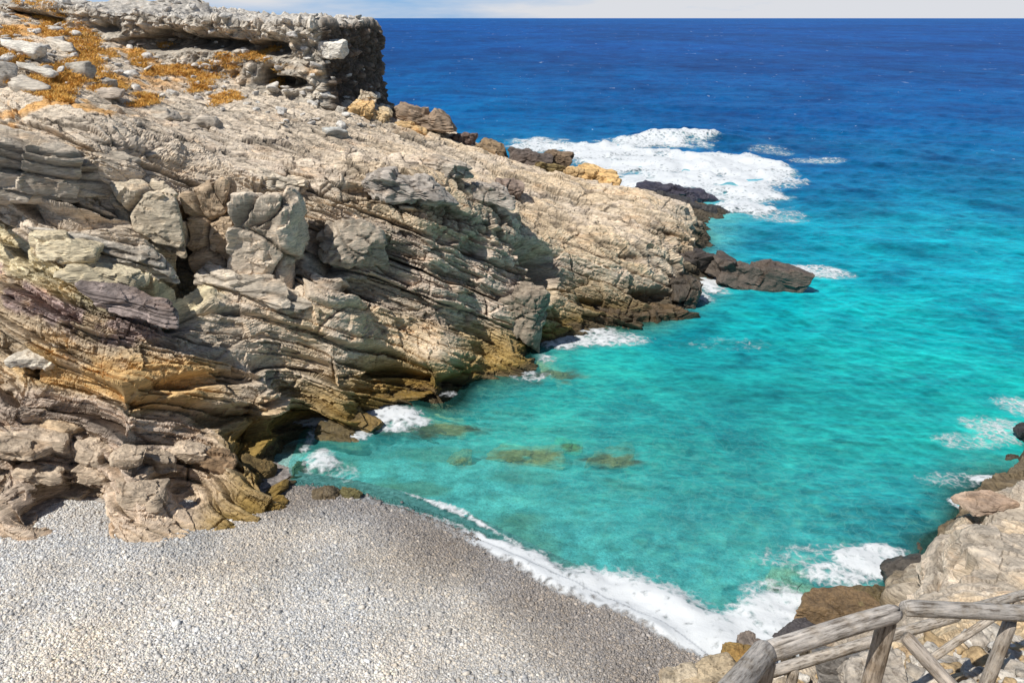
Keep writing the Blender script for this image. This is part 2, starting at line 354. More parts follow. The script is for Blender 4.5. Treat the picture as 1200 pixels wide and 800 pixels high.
# caves and recesses: (u, v, Y, radius along x, y, z, depth)
def build_headland():
    x, y, nr, nc = polar_adapt(-58, 21.5, .08/QUAL, 12.5, 80, int(1350*QUAL), TPS_C)
    x, y = x.ravel(), y.ravel()
    z = tps_eval(TPS_C, x, y)
    n = normals(x, y, smooth2(z, nr, nc, 30), nr, nc)
    P = np.stack([x, y, z], 1)
    d, val, crev, w, l1, l2, i1, i2 = rock_detail(P)
    far = sstep(7.0, 9.0, z + .15*(y-30)) * sstep(-6, -9, x)      # rubbly upper slope
    d = d * (1 - .55*far)
    # hollows
    for (u, v, Y, rx, ry, rz, dep) in [(640,322,28.9,.5,1.4,.8,2.4), (622,298,29.2,.4,1.2,.4,1.2), (226,290,22.6,.30,1.2,1.5,1.8), (385,290,24.0,.7,1.2,.7,1.6), (215,345,20.9,.5,1.,.7,1.5),
                                       (560,290,27.0,.5,1,.4,.5), (100,300,20.6,2.2,1.,.18,.7), (60,250,21.3,2.,1.,.2,.6), (250,440,19.3,1.9,1,.13,.45), (300,478,18.9,1.6,1,.14,.5), (180,455,18.,1.2,1.,.15,.5), (330,500,18.6,.7,1,.2,.5),
                                       (700,355,29.4,.9,1,.2,.5), (770,345,31,.9,1,.25,.6), (740,300,31.5,.6,1,.12,.35), (450,225,27.,1.2,1.,.18,.4), (15,548,14.9,.7,.6,.2,.6), (470,430,22.4,1.4,1,.12,.4)]:
        rd = ray(u, v); rd /= np.linalg.norm(rd); to = P - np.array([0, 0, H]); ln = np.linalg.norm(to, axis=1)
        near_ = (to @ rd)/ln > math.cos(.004); c = P[near_][np.argmin(ln[near_])] if near_.any() else at_y(u, v, Y)
        e = P - c; ez = e[:, 2] + .28*e[:, 0]
        g = np.exp(-((e[:, 0]/rx)**2 + (e[:, 1]/ry)**2 + (ez/rz)**2))
        d = d - dep*sstep(.12, .6, g)
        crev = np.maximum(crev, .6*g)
    low = sstep(2.6, 1.4, z)*sstep(17.6, 16.6, y); d = d*(1-.25*low) - .12*low
    D = n.copy(); D[:, 2] *= .8
    P2 = P + D*d[:, None]
    P2[:, 2] += far * .16*fbm(x*2.2, y*2.2, z*0, 4, 300)
    # ---- colour
    nlo = fbm(x*.25, y*.25, z*.25, 3, 400); nmd = fbm(x*1.1, y*1.1, z*1.8, 3, 410)
    grey = np.array([.42,.38,.325]); tan = np.array([.50,.435,.345]); pale = np.array([.55,.51,.37]); ochre = np.array([.52,.36,.15]); purp = np.array([.31,.255,.25]); lgrey = np.array([.42,.405,.385])
    col = np.tile(tan, (len(P), 1))
    def blend(c, t):
        nonlocal col; col = col*(1-t[:, None]) + c*t[:, None]
    up = sstep(7.8, 8.3, w + .3*nmd)
    blend(np.array([.50,.42,.31]), up*.6*sstep(.35,.75,.5-.9*nlo+.4*nmd))
    blend(grey, sstep(.25, .75, .5+.9*nlo+.5*nmd) * .75 * up)
    blend(np.array([.40,.37,.33]), sstep(-4,-8,x)*up*.6)
    blend(np.array([.27,.24,.21]), up*sstep(.12,.42,nmd+.5*fbm(x*2.5, y*2.5, z*4, 3, 412))*.65)
    blend(grey, sstep(4.85, 5.1, w)*sstep(8.1, 7.8, w)*.95)
    blend(np.array([.335,.295,.26]), sstep(4.8, 5.1, w)*sstep(8.2, 7.8, w)*sstep(-7., -5, x)*sstep(.1,.5,.45+nmd)*.85)
    blend(np.array([.49,.415,.31]), sstep(5.1, 4.85, w)*.92)
    blend(np.array([.40,.365,.32]), sstep(5.1, 4.85, w)*sstep(.45,.8,.5+1.1*nlo-.5*nmd)*.8)
    left = sstep(-8.6, -9.3, x)
    blend(pale, sstep(4.3,4.5,w)*sstep(5.4,5.2,w)*left)
    blend(purp, sstep(3.5,3.7,w)*sstep(4.5,4.3,w)*left*sstep(.2,.55,.5+nmd))
    blend(np.array([.56,.40,.19]), sstep(2.3,2.6,w + .2*nmd)*sstep(3.6,3.3,w+.2*nmd)*sstep(-.5,.1,nmd+nlo+.1)*sstep(-7.6,-8.8,x)*.9)
    blend(np.array([.45,.39,.34]), sstep(2.5,2.1,w+.2*nmd)*sstep(18.2,17.4,y - .2*(x+10)))
    grass_t = sstep(.12,.4, fbm(x*.45, y*.45, z*0, 3, 430)+.25*fbm(x*2,y*2,z*0,2,431)) * sstep(8.4, 9.4, z)*sstep(40,34,y*0+y*.6)
    blend(np.array([.47,.43,.37]), far*.7)
    blend(np.array([.55,.30,.07]), grass_t*.75)
    col *= np.clip(1+1.15*(val-1), .5, 1.55)[:, None]
    col *= (1 + .25*nlo + .22*nmd)[:, None]
    col *= (1 - .72*crev)[:, None]  # crevices and hollows painted darker, adding shade to the colour
    col *= 1.66*np.array([1.05, .975, .885])
    # tide zone
    zz = P2[:, 2] + .25*nmd + .3*nlo - .01*(y-20)
    front = sstep(33, 27, y)
    olive = np.array([.27,.175,.04]); dark = np.array([.085,.07,.05])
    blend(np.array([.36,.245,.075]), sstep(2.0, .8, zz)*front*.8*(1 - .7*sstep(-6.9, -8.2, x)*sstep(18.2, 17.2, y)))
    dryb = 1 - .8*sstep(-6.9, -8.2, x)*sstep(18.2, 17.2, y)
    blend(olive, sstep(.95, .35, zz)*.85*(.35+.65*front)*dryb)
    blend(dark, sstep(.42, .12, zz)*.8*dryb)
    blend(dark*.9, (1-front)*sstep(1.2,.5,zz)*.8)
    fc = gridfaces(nr, nc)
    # drop what lies far below the sea or below the beach
    keepv = (P2[:, 2] > -2.6)
    fc = fc[keepv[fc].all(1)]
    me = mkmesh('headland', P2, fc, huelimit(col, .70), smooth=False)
    o = obj('headland', me, M_ROCK); o['kind'] = 'structure'
    return o, P2, fc
def build_shore():
    x, y, nr, nc = polar_adapt(-70, 80, .13/QUAL, 1.2, 30, int(1000*QUAL), TPS_S)
    x, y = x.ravel(), y.ravel()
    z = tps_eval(TPS_S, x, y)
    tb = make_bounds(-6, 16, .35, .9, 77); tw = z + .10*x - .05*y + .16*fbm(x*.4, y*.4, 0*x, 2, 520) + .10*(voro2(x/1.1, y/.8, I(x*0), 522)[0]-.5) + .02*fbm(x*3, y*3, 0*x, 2, 521)
    ti = np.clip(np.searchsorted(tb, tw)-1, 0, len(tb)-2); tt = (tw-tb[ti])/(tb[ti+1]-tb[ti])
    terr = sstep(8.0, 9.2, y + .35*np.maximum(x-4,0)) * sstep(2., 3., x)
    z = z + terr*.6*((sstep(.84, .97, tt)-tt)*(tb[ti+1]-tb[ti]))
    n = normals(x, y, smooth2(z, nr, nc, 16), nr, nc)
    P = np.stack([x, y, z], 1)
    Pd = P.copy(); Pd[:, 0] = P[:, 0]*1.0; 
    # beds here lie almost flat, dipping gently to the left
    Q = np.stack([x*.9, y*.9, z*1.1 - .36*x*.9 - .24*y*.9 + 9], 1)
    d, val, crev, w, l1, l2, i1, i2 = rock_detail(Q, massive=np.zeros(len(x)), seed=31)
    near = sstep(8.2, 6.6, y)
    d = d*.46*sstep(2.0, 4.5, np.hypot(x, y))
    c = np.array([7.55,11.75,1.2]); e = P - c
    d = d - 1.1*sstep(.15,.6,np.exp(-((e[:,0]/.6)**2+(e[:,1]/.7)**2+(e[:,2]/.7)**2)))
    P2 = P + n*d[:, None]
    P2[:, 2] += near*(.10*fbm(x*3, y*3, 0*x, 4, 510)) * sstep(2.0, 4.5, np.hypot(x, y))
    nlo = fbm(x*.4, y*.4, z*.4, 3, 500); nmd = fbm(x*1.6, y*1.6, z*1.8, 3, 501)
    col = np.tile(np.array([.45,.395,.33]), (len(x), 1))
    def blend(cc, t):
        nonlocal col; col = col*(1-t[:, None]) + cc*t[:, None]
    blend(np.array([.36,.31,.26]), sstep(.3,.8,.5+.8*nlo+.5*nmd)*.7)
    blend(np.array([.52,.41,.28]), sstep(.6,.95,.5+nmd-.3*nlo)*.6)
    blend(np.array([.52,.40,.24]), near*.6)
    col *= np.clip(mix(1, val, .7), .6, 1.4)[:, None]; col *= (1-.55*crev)[:, None]; col *= (1+.2*nmd)[:, None]  # includes crevice shade painted into the shore colour
    col *= 1.3*np.array([1.02,1.,.96])
    zz = P2[:, 2] + .2*nmd
    blend(np.array([.13,.095,.05]), sstep(1.0, .55, zz)*sstep(8.8,9.6,y)*sstep(3.6,4.6,x)*.9); blend(np.array([.06,.05,.04]), sstep(.35,.1,zz)*sstep(3.6,4.6,x)*.8)
    fc = gridfaces(nr, nc); keep = (P2[:, 2] > -1.8) & ((y < 9.0 + .12*np.minimum(x, 0)) | (x > 2.2)) & (P2[:, 2] > np.where((x < 5) & (y > 8), beach_z(x, y) - .3, -9)); fc = fc[keep[fc].all(1)]
    o = obj('rocky_shore', mkmesh('rocky_shore', P2, fc, huelimit(col, .68), smooth=False), M_ROCK); o['kind'] = 'structure'
    return o, P2, fc

headland, HV, HF = build_headland()
shore, SV, SF = build_shore()
print('headland', len(HV), 'shore', len(SV))

# ------------------------------------------------------------------ beach and seabed
def build_beach():
    st = .045/QUAL
    gx = np.arange(-17, 6.5, st); gy = np.arange(7.0, 21, st)
    X, Y = np.meshgrid(gx, gy); x, y = X.ravel(), Y.ravel()
    z = beach_z(x, y); d = beach_d(x, y)
    a, f1, f2 = voro2(x/.085, y/.085, I(x*0), 600)
    z = z + .018*(.5-f1)
    wet = sstep(-2.4, -.4, d + .9*fbm(x*.5, y*.5, 0*x, 3, 610) + .6*sstep(-3, 3, x)*0)
    n = fbm(x*.6, y*.6, 0*x, 3, 620)
    dry = np.array([.46,.425,.385]); dk = np.array([.24,.215,.20])
    col = dry[None]*(1-wet[:, None]) + dk*wet[:, None]
    col = col*(.55+.8*a)[:, None]*(1+.15*n)[:, None]
    fc = gridfaces(len(gy), len(gx)); keep = (d < .9); fc = fc[keep[fc].all(1)]
    m = rock_material('pebble_ground', aniso=False, fine=3, bump=.4)
    o = obj('beach', mkmesh('beach', np.stack([x, y, z], 1), fc, np.clip(col, .02, .8)), m); o['kind'] = 'structure'
def seabed_z(x, y):
    return np.maximum(np.maximum(beach_z(x, y), np.minimum(tps_eval(TPS_C, x, y), .6)), np.minimum(tps_eval(TPS_S, x, y), .6))
def build_seabed():
    st = .13/QUAL
    gx = np.arange(-14, 60, st); gy = np.arange(9, 74, st)
    X, Y = np.meshgrid(gx, gy); x, y = X.ravel(), Y.ravel()
    z = np.clip(beach_z(x, y), -3.4, 9) - .06
    z = np.minimum(z, -.06-.02*np.abs(y-10))
    z += .12*fbm(x*.7, y*.7, 0*x, 3, 700)*sstep(-.3, -1.2, z)
    a, f1, f2 = voro2(x/.55, y/.55, I(x*0), 710); b, _, _ = voro2(x/.2, y/.2, I(x*0), 711)
    nlo = fbm(x*.22, y*.22, 0*x, 3, 720)
    col = np.array([.24,.42,.39])*np.ones((len(x), 1)); col *= (.55+.6*a+.35*b)[:, None]*(1+.4*nlo)[:, None]
    brown = sstep(.2,.45,fbm(x*.35+9, y*.8, 0*x, 3, 730))[:, None]
    col = col*(1-.6*brown) + np.array([.22,.15,.06])*.6*brown
    fc = gridfaces(len(gy), len(gx)); keep = z < -.065; fc = fc[keep[fc].all(1)]
    m = rock_material('seabed_stone', aniso=False, fine=1.5, bump=.3)
    o = obj('seabed', mkmesh('seabed', np.stack([x, y, z], 1), fc, np.clip(col, .01, .8)), m); o['kind'] = 'structure'
build_beach(); build_seabed()

# ------------------------------------------------------------------ the sea
def wl_dist(x, y, poly):
    best = np.full(x.shape, 1e9)
    for a, b in zip(poly[:-1], poly[1:]):
        a = np.array(a); b = np.array(b); e = b - a; l2 = (e**2).sum()
        t = np.clip(((x-a[0])*e[0] + (y-a[1])*e[1]) / l2, 0, 1)
        best = np.minimum(best, (x-a[0]-t*e[0])**2 + (y-a[1]-t*e[1])**2)
    return np.sqrt(best)
def px(*pts): return [tuple(at_z(u, v, 0)[:2]) for u, v in pts]
BEACH_FOAM = px((420,575),(480,592),(540,614),(590,638),(650,667),(720,692),(790,722),(840,745),(870,752),(910,738))
def foam_density(x, y):
    """how much white water there is: 0 none, 1 solid"""
    f = np.zeros(x.shape)
    nz = fbm(x*.7, y*.7, 0*x, 4, 800); nb = fbm(x*.18, y*.3, 0*x, 3, 805)
    # breaker on the beach: widens to the right
    d = beach_d(x, y); d2 = d + .35*nz
    wd = np.interp(x, [-6, -3.5, -2, -.3, 1.2, 2.5, 3.6, 5, 6.5], [.12, .12, .25, .55, .95, 1.35, 1.85, 2.0, 1.4])
    inx = sstep(-6.5,-4.5,x)
    f = np.maximum(f, sstep(wd, wd*.35, d2)*sstep(-.6, -.1, d+.25*nz)*inx * sstep(9,7,x) * (.45+.55*sstep(-1.5,-.5,x)))
    # trailing line of foam left of the breaker
    dl = wl_dist(x, y, px((470,575),(540,600),(610,640)))
    f = np.maximum(f, .72*sstep(.22, .02, dl+.12*nz))
    blobs = [ # u, v, half-width, half-height (px), strength
      (380,490,36,12,1.), (455,484,40,12,1.), (480,492,26,8,.9), (376,540,28,18,.9), (410,510,30,8,.7), (400,555,28,16,.5), (362,515,10,18,.7), (520,462,18,6,.7),
      (690,393,60,12,.85), (655,402,30,8,.85), (640,420,18,9,.7), (720,400,28,6,.6), (625,440,24,7,.55),
      (832,330,30,14,1.), (815,345,22,10,.85), (865,322,20,5,.95), (795,352,20,9,.8), (955,318,36,7,.75), (985,322,20,4,.5),
      (1020,655,42,20,1.), (985,672,45,16,.8), (935,712,70,22,.95), (900,735,70,32,1.), (850,735,50,20,1.), (1040,645,34,14,.95), (1125,590,12,10,.95), (1155,560,20,6,.9), (1000,640,70,8,.5),
      (1170,500,40,18,.62), (1190,475,30,14,.6), (1140,515,40,10,.5), (1120,560,60,10,.42), (905,690,40,14,.55), (940,650,60,16,.40),
      (630,165,40,5,.8),
      (770,190,105,18,1.), (860,195,60,18,1.), (700,178,70,11,1.), (640,172,50,8,.85), (905,175,26,6,.45), (800,205,95,16,1.), (880,225,50,14,.9), (720,185,60,10,1.), (770,168,60,6,.85), (820,162,30,5,.95), (720,170,30,6,.8), (870,240,34,10,.95), (850,215,70,20,.85), (905,250,40,9,.5), (900,210,40,16,.55), (960,188,40,3,.5), (760,215,60,14,1.), (690,182,40,5,.9),
      (850,402,60,8,.28), (860,140,40,4,.0), (440,500,60,5,.7)]
    for (u, v, hw, hh, st) in blobs:
        c = at_z(u, v, 0); t = c[1]; ax = abs(at_z(u+hw, v, 0)[0]-c[0]); ay = abs(at_z(u, v-hh, 0)[1]-c[1])*.5 + abs(at_z(u, v+hh, 0)[1]-c[1])*.5
        g = ((x-c[0])/ax)**2 + ((y-c[1])/ay)**2 + .75*nz + .8*nb
        f = np.maximum(f, st*sstep(1.55, .1, g))
    return f*(.93 + .16*fbm(x*.9, y*1.1, 0*x, 3, 808))
def water_z(x, y):
    r = np.hypot(x, y); rr = np.random.default_rng(21); z = 0*x
    for i in range(26):
        lam = .35*1.26**i; 
        if lam > 60: break
        th = math.radians(252 + rr.normal()*32); kx, ky = math.cos(th)*2*math.pi/lam, math.sin(th)*2*math.pi/lam
        amp = .019*lam**.6*(1 if lam < 4 else (4/lam)**.55); fade = sstep(lam*150, lam*60, r)
        ph = rr.uniform(0, 6.28); a_ = kx*x + ky*y + ph + 1.1*vnoise(x/lam*.35, y/lam*.35, 0*x, 830+i)
        s = 1.6*(1 - np.abs(np.sin(a_*.5)))**1.4 - .6
        z = z + amp*fade*s*(.55 + .9*sstep(-.5, .6, vnoise(x/lam*.22, y/lam*.22, 0*x, 860+i)))
    shelter = .45 + .55*sstep(20, 55, y - .2*np.abs(x-8))
    return z*shelter
REEFS = [(618,534,(2.0,.6,.7)), (716,536,(1.6,.5,.7)), (664,522,(.9,.4,.6)), (505,502,(2.6,.7,.7)), (540,540,(.7,.4,.5)), (640,440,(2.2,.8,.7)), (925,688,(1.2,.9,.95))]
def build_sea():
    az = np.r_[np.arange(-75, -42, .6), np.arange(-42, 42, .1/QUAL), np.arange(42, 76, .6)]
    el = np.r_[np.linspace(54, 2.2, int(660*QUAL)), np.geomspace(2.15, .034, int(60*QUAL))]
    A, E = np.meshgrid(np.radians(az), np.radians(el)); R = H/np.tan(E)
    x, y = (R*np.sin(A)).ravel(), (R*np.cos(A)).ravel(); r = np.hypot(x, y); nr, nc = len(el), len(az)
    near = r < 90
    bed = np.full(x.shape, -6.); bed[near] = np.maximum(np.maximum(np.clip(beach_z(x[near], y[near]), -3.4, 9)-.06, tps_eval(TPS_C, x[near], y[near])), tps_eval(TPS_S, x[near], y[near]) - 8*sstep(22, 30, r[near]))
    fd = np.zeros(x.shape); fd[near] = foam_density(x[near], y[near])
    z = np.zeros(x.shape); m = r < 900; z[m] = water_z(x[m], y[m])
    # breaker behind the headland
    for (u, v, wx, wy, hh) in ((820,163,5.5,1.4,.75), (760,164,5,1.2,.5)):
        c = at_z(u, v, 0); z += hh*np.exp(-((x-c[0])/wx)**2 - ((y-c[1]-.08*(x-c[0]))/wy)**2)
    z += .16*np.exp(-((beach_d(x, y)-.75)/.35)**2)*sstep(-1.5, 1.5, x)*sstep(8, 6, x)
    z *= sstep(.0, .5, -bed)*.85+.15
    depth = np.maximum(z - bed, 0)
    # colour of the water body
    ys = np.array([9, 13, 17, 21, 27, 34, 42, 54, 68, 92, 145, 300, 1200, 20000.])
    cs = np.array([lin(60,165,178), lin(34,158,164), lin(20,155,154), lin(10,151,147), lin(4,146,147), lin(0,138,148), lin(0,128,146), lin(0,121,146), lin(0,106,146), lin(0,93,148), lin(0,80,142), lin(0,69,134), lin(0,71,139), lin(0,86,154)])
    wob = fbm(x*.05, y*.05, 0*x, 3, 840)
    ye = y*np.exp(.22*wob) * (1 + .010*np.clip(x-4, 0, 25)*sstep(14, 30, y)) 
    lx = np.log(ys); col = np.stack([np.interp(np.log(np.maximum(ye, 5)), lx, cs[:, i]) for i in range(3)], 1)
    col *= mix(1.42, 1.06, sstep(30, 80, y))[:, None]
    # streaks of darker and lighter water
    st = fbm(x*.10, y*.2, 0*x, 5, 850); st2 = fbm(x*.6, y*1.1, 0*x, 4, 851)*sstep(120, 40, y); st3 = fbm(x*.012, y*.008, 0*x, 5, 852)*sstep(60, 200, y)
    col *= np.clip(1 + .14*st + .12*st2 + .32*st3, .4, 1.7)[:, None]
    G = z.reshape(nr, nc); sl = (np.gradient(G, axis=0)/np.maximum(np.abs(np.gradient(y.reshape(nr, nc), axis=0)), .01)).ravel()      # wave slope, painting sky reflection and darker near faces into the colour
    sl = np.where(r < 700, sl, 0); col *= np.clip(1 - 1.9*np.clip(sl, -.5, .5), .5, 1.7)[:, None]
    # bright sandy shallows
    sh = np.exp(-np.maximum(depth-.2, 0)/.9)[:, None]; col = col*(1-.55*sh) + lin(120,205,190)*.55*sh
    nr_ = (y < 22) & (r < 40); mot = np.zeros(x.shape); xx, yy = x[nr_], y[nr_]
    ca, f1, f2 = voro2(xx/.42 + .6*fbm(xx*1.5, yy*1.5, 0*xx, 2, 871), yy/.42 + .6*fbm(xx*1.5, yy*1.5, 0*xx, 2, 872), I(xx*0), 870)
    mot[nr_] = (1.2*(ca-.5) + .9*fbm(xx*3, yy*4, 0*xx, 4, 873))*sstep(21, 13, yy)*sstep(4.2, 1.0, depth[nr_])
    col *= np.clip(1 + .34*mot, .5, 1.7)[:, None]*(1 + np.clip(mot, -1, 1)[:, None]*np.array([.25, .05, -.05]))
    fl = np.zeros(x.shape); ca2, g1_, g2_ = voro2(xx/.30 + .8*fbm(xx*2, yy*2, 0*xx, 2, 875), yy/.24 + .8*fbm(xx*2, yy*2, 0*xx, 2, 876), I(xx*0), 877)
    fl[nr_] = (ca2 > .72)*sstep(.5, .25, g1_)*sstep(20, 15, yy)*sstep(.0, .4, .3 + fbm(xx*.5, yy*.6, 0*xx, 3, 878))*sstep(4., 1.5, depth[nr_])
    col = col*(1 - .38*fl[:, None]) + np.array([.16, .62, .44])*.38*fl[:, None]
    bl = np.zeros(x.shape); bl[nr_] = sstep(.1, .5, fbm(xx*1.2, yy*1.5, 0*xx, 4, 879))*sstep(18, 12.5, yy); col = col*(1 - .35*bl[:, None]) + np.array([.01, .27, .42])*.35*bl[:, None]
    aer = sstep(.15, .9, fd + .35*0)[:, None]; col = col*(1-.5*aer) + lin(150,225,222)*.5*aer
    # white caps far out
    alpha = np.clip(1 - np.exp(-np.maximum(depth-.04, 0)/1.0), .0, 1)*.92 + .05
    alpha = np.where(r > 60, 1., np.minimum(alpha + sstep(30, 55, y), 1.))
    for (u, v, sz) in REEFS:
        c = at_z(u, v, 0); g = np.exp(-((x-c[0])/(sz[0]*.62))**2 - ((y-c[1])/(sz[1]*.8))**2); gm = sstep(.2,.85,g*(1+1.3*fbm(x*2.2,y*3.5,0*x,4,860))); alpha = alpha*(1-.45*gm); col = col*(1-.5*gm[:, None]) + np.array([.30,.205,.085])*.5*gm[:, None]
    V = np.stack([x, y, z], 1); fc = gridfaces(nr, nc)
    keepb = (bed < .35); fc2 = fc[keepb[fc].any(1)]
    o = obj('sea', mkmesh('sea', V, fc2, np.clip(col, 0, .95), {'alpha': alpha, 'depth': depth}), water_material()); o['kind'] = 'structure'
    return V, fc, fd, bed, nr, nc
def water_material():
    m, nt, N, L = newmat('sea_water')
    out = nd(nt, 'ShaderNodeOutputMaterial'); b = nd(nt, 'ShaderNodeBsdfPrincipled', i={'Roughness': .6, 'Specular IOR Level': .0})
    at = nd(nt, 'ShaderNodeAttribute', attribute_name='Col'); al = nd(nt, 'ShaderNodeAttribute', attribute_name='alpha')
    geo = nd(nt, 'ShaderNodeNewGeometry')
    def noise(sc, det, scale, rough=.6):
        mp = nd(nt, 'ShaderNodeMapping'); mp.inputs['Scale'].default_value = scale; L.new(geo.outputs['Position'], mp.inputs[0])
        n = nd(nt, 'ShaderNodeTexNoise', i={'Scale': sc, 'Detail': det, 'Roughness': rough, 'Distortion': .6}); L.new(mp.outputs[0], n.inputs['Vector']); return n
    # fine chop: light and shade of the ripples painted into the water colour
    c0 = noise(5.0, 6, (.5, 1.1, 1), .65); r0 = ramp(nt, [(.38, (.70,.78,.82)), (.5, (1,1,1)), (.63, (1.32,1.2,1.15))]); L.new(c0.outputs[0], r0.inputs[0])
    c1 = noise(2.1, 7, (.5, 1.2, 1), .66); r1 = ramp(nt, [(.36, (.62,.70,.74)), (.5, (1,1,1)), (.64, (1.45,1.26,1.2))]); L.new(c1.outputs[0], r1.inputs[0])
    c2 = noise(.42, 8, (.5, .55, 1), .7); r2 = ramp(nt, [(.36, (.55,.64,.74)), (.5, (1,1,1)), (.66, (1.5,1.32,1.2))]); L.new(c2.outputs[0], r2.inputs[0])
    c3 = noise(.05, 8, (.8, .35, 1), .7); r3 = ramp(nt, [(.36, (.60,.68,.76)), (.5, (1,1,1)), (.66, (1.4,1.3,1.18))]); L.new(c3.outputs[0], r3.inputs[0])
    prev = at.outputs['Color']
    for r in (r0, r1, r2, r3):
        mm = nd(nt, 'ShaderNodeMix', data_type='RGBA', blend_type='MULTIPLY', i={0: .9 if r in (r2, r3) else .72}); L.new(prev, mm.inputs[6]); L.new(r.outputs[0], mm.inputs[7]); prev = mm.outputs[2]
    # net of rippling light over the shallows, painted into the water colour
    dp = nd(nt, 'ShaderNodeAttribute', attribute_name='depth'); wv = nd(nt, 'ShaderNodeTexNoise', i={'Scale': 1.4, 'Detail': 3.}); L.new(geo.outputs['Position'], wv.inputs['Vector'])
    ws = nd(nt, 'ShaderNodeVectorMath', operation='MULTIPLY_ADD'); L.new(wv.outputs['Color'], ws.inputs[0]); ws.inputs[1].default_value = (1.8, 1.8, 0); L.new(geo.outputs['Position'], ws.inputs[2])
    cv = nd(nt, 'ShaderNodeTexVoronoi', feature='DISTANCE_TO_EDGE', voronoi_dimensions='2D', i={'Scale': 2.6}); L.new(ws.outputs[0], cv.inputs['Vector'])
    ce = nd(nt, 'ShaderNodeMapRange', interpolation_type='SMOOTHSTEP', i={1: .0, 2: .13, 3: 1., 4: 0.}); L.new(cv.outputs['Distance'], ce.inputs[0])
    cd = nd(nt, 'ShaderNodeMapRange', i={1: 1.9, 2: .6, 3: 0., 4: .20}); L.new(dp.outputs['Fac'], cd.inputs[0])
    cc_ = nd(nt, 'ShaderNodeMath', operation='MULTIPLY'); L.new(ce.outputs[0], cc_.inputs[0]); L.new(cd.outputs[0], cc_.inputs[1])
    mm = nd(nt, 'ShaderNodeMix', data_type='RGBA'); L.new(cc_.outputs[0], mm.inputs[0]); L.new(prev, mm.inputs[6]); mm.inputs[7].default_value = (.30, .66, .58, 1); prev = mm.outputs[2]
    # scattered white caps out at sea
    sx = nd(nt, 'ShaderNodeSeparateXYZ'); L.new(geo.outputs['Position'], sx.inputs[0])
    ln = nd(nt, 'ShaderNodeVectorMath', operation='LENGTH'); L.new(geo.outputs['Position'], ln.inputs[0])
    for (sc, lo, hi, d0, d1, d2, d3, am) in ((.9, .685, .72, 45, 75, 200, 320, .7), (.20, .675, .71, 150, 260, 1200, 1800, .8), (.045, .68, .71, 800, 1200, 5000, 8000, .6)):
        w = noise(sc, 5, (.8, .6, 1), .66); mr = nd(nt, 'ShaderNodeMapRange', i={1: lo, 2: hi}); L.new(w.outputs[0], mr.inputs[0])
        f0 = nd(nt, 'ShaderNodeMapRange', i={1: d0, 2: d1}); f1 = nd(nt, 'ShaderNodeMapRange', i={1: d3, 2: d2}); L.new(ln.outputs['Value'], f0.inputs[0]); L.new(ln.outputs['Value'], f1.inputs[0])
        a = nd(nt, 'ShaderNodeMath', operation='MULTIPLY'); L.new(f0.outputs[0], a.inputs[0]); L.new(f1.outputs[0], a.inputs[1])
        c = nd(nt, 'ShaderNodeMath', operation='MULTIPLY'); L.new(a.outputs[0], c.inputs[0]); L.new(mr.outputs[0], c.inputs[1])
        e = nd(nt, 'ShaderNodeMath', operation='MULTIPLY', i={1: am}); L.new(c.outputs[0], e.inputs[0])
        mm = nd(nt, 'ShaderNodeMix', data_type='RGBA'); L.new(e.outputs[0], mm.inputs[0]); L.new(prev, mm.inputs[6]); mm.inputs[7].default_value = (.75, .85, .92, 1); prev = mm.outputs[2]
    L.new(prev, b.inputs['Base Color'])
    n1 = noise(3.2, 5, (.6, 1.2, 1)); n2 = noise(.35, 4, (.5, 1.2, 1))
    ad = nd(nt, 'ShaderNodeMath', operation='MULTIPLY_ADD', i={1: 4.0}); L.new(n2.outputs[0], ad.inputs[0]); L.new(n1.outputs[0], ad.inputs[2])
    bp = nd(nt, 'ShaderNodeBump', i={'Strength': .6, 'Distance': .10}); L.new(ad.outputs[0], bp.inputs['Height']); L.new(bp.outputs[0], b.inputs['Normal'])
    gl = nd(nt, 'ShaderNodeBsdfGlossy', i={'Roughness': .16}); L.new(bp.outputs[0], gl.inputs['Normal'])
    fr = nd(nt, 'ShaderNodeFresnel', i={'IOR': 1.33}); L.new(bp.outputs[0], fr.inputs['Normal'])
    fc_ = nd(nt, 'ShaderNodeMath', operation='MINIMUM', i={1: .10}); L.new(fr.outputs[0], fc_.inputs[0])
    wb = nd(nt, 'ShaderNodeMixShader'); L.new(fc_.outputs[0], wb.inputs[0]); L.new(b.outputs[0], wb.inputs[1]); L.new(gl.outputs[0], wb.inputs[2])
    tr = nd(nt, 'ShaderNodeBsdfTransparent'); tr.inputs[0].default_value = (.55, .94, .96, 1)
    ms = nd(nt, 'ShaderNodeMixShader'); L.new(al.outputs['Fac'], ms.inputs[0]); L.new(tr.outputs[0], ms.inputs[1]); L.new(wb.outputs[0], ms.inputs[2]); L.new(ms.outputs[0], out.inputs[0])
    return m
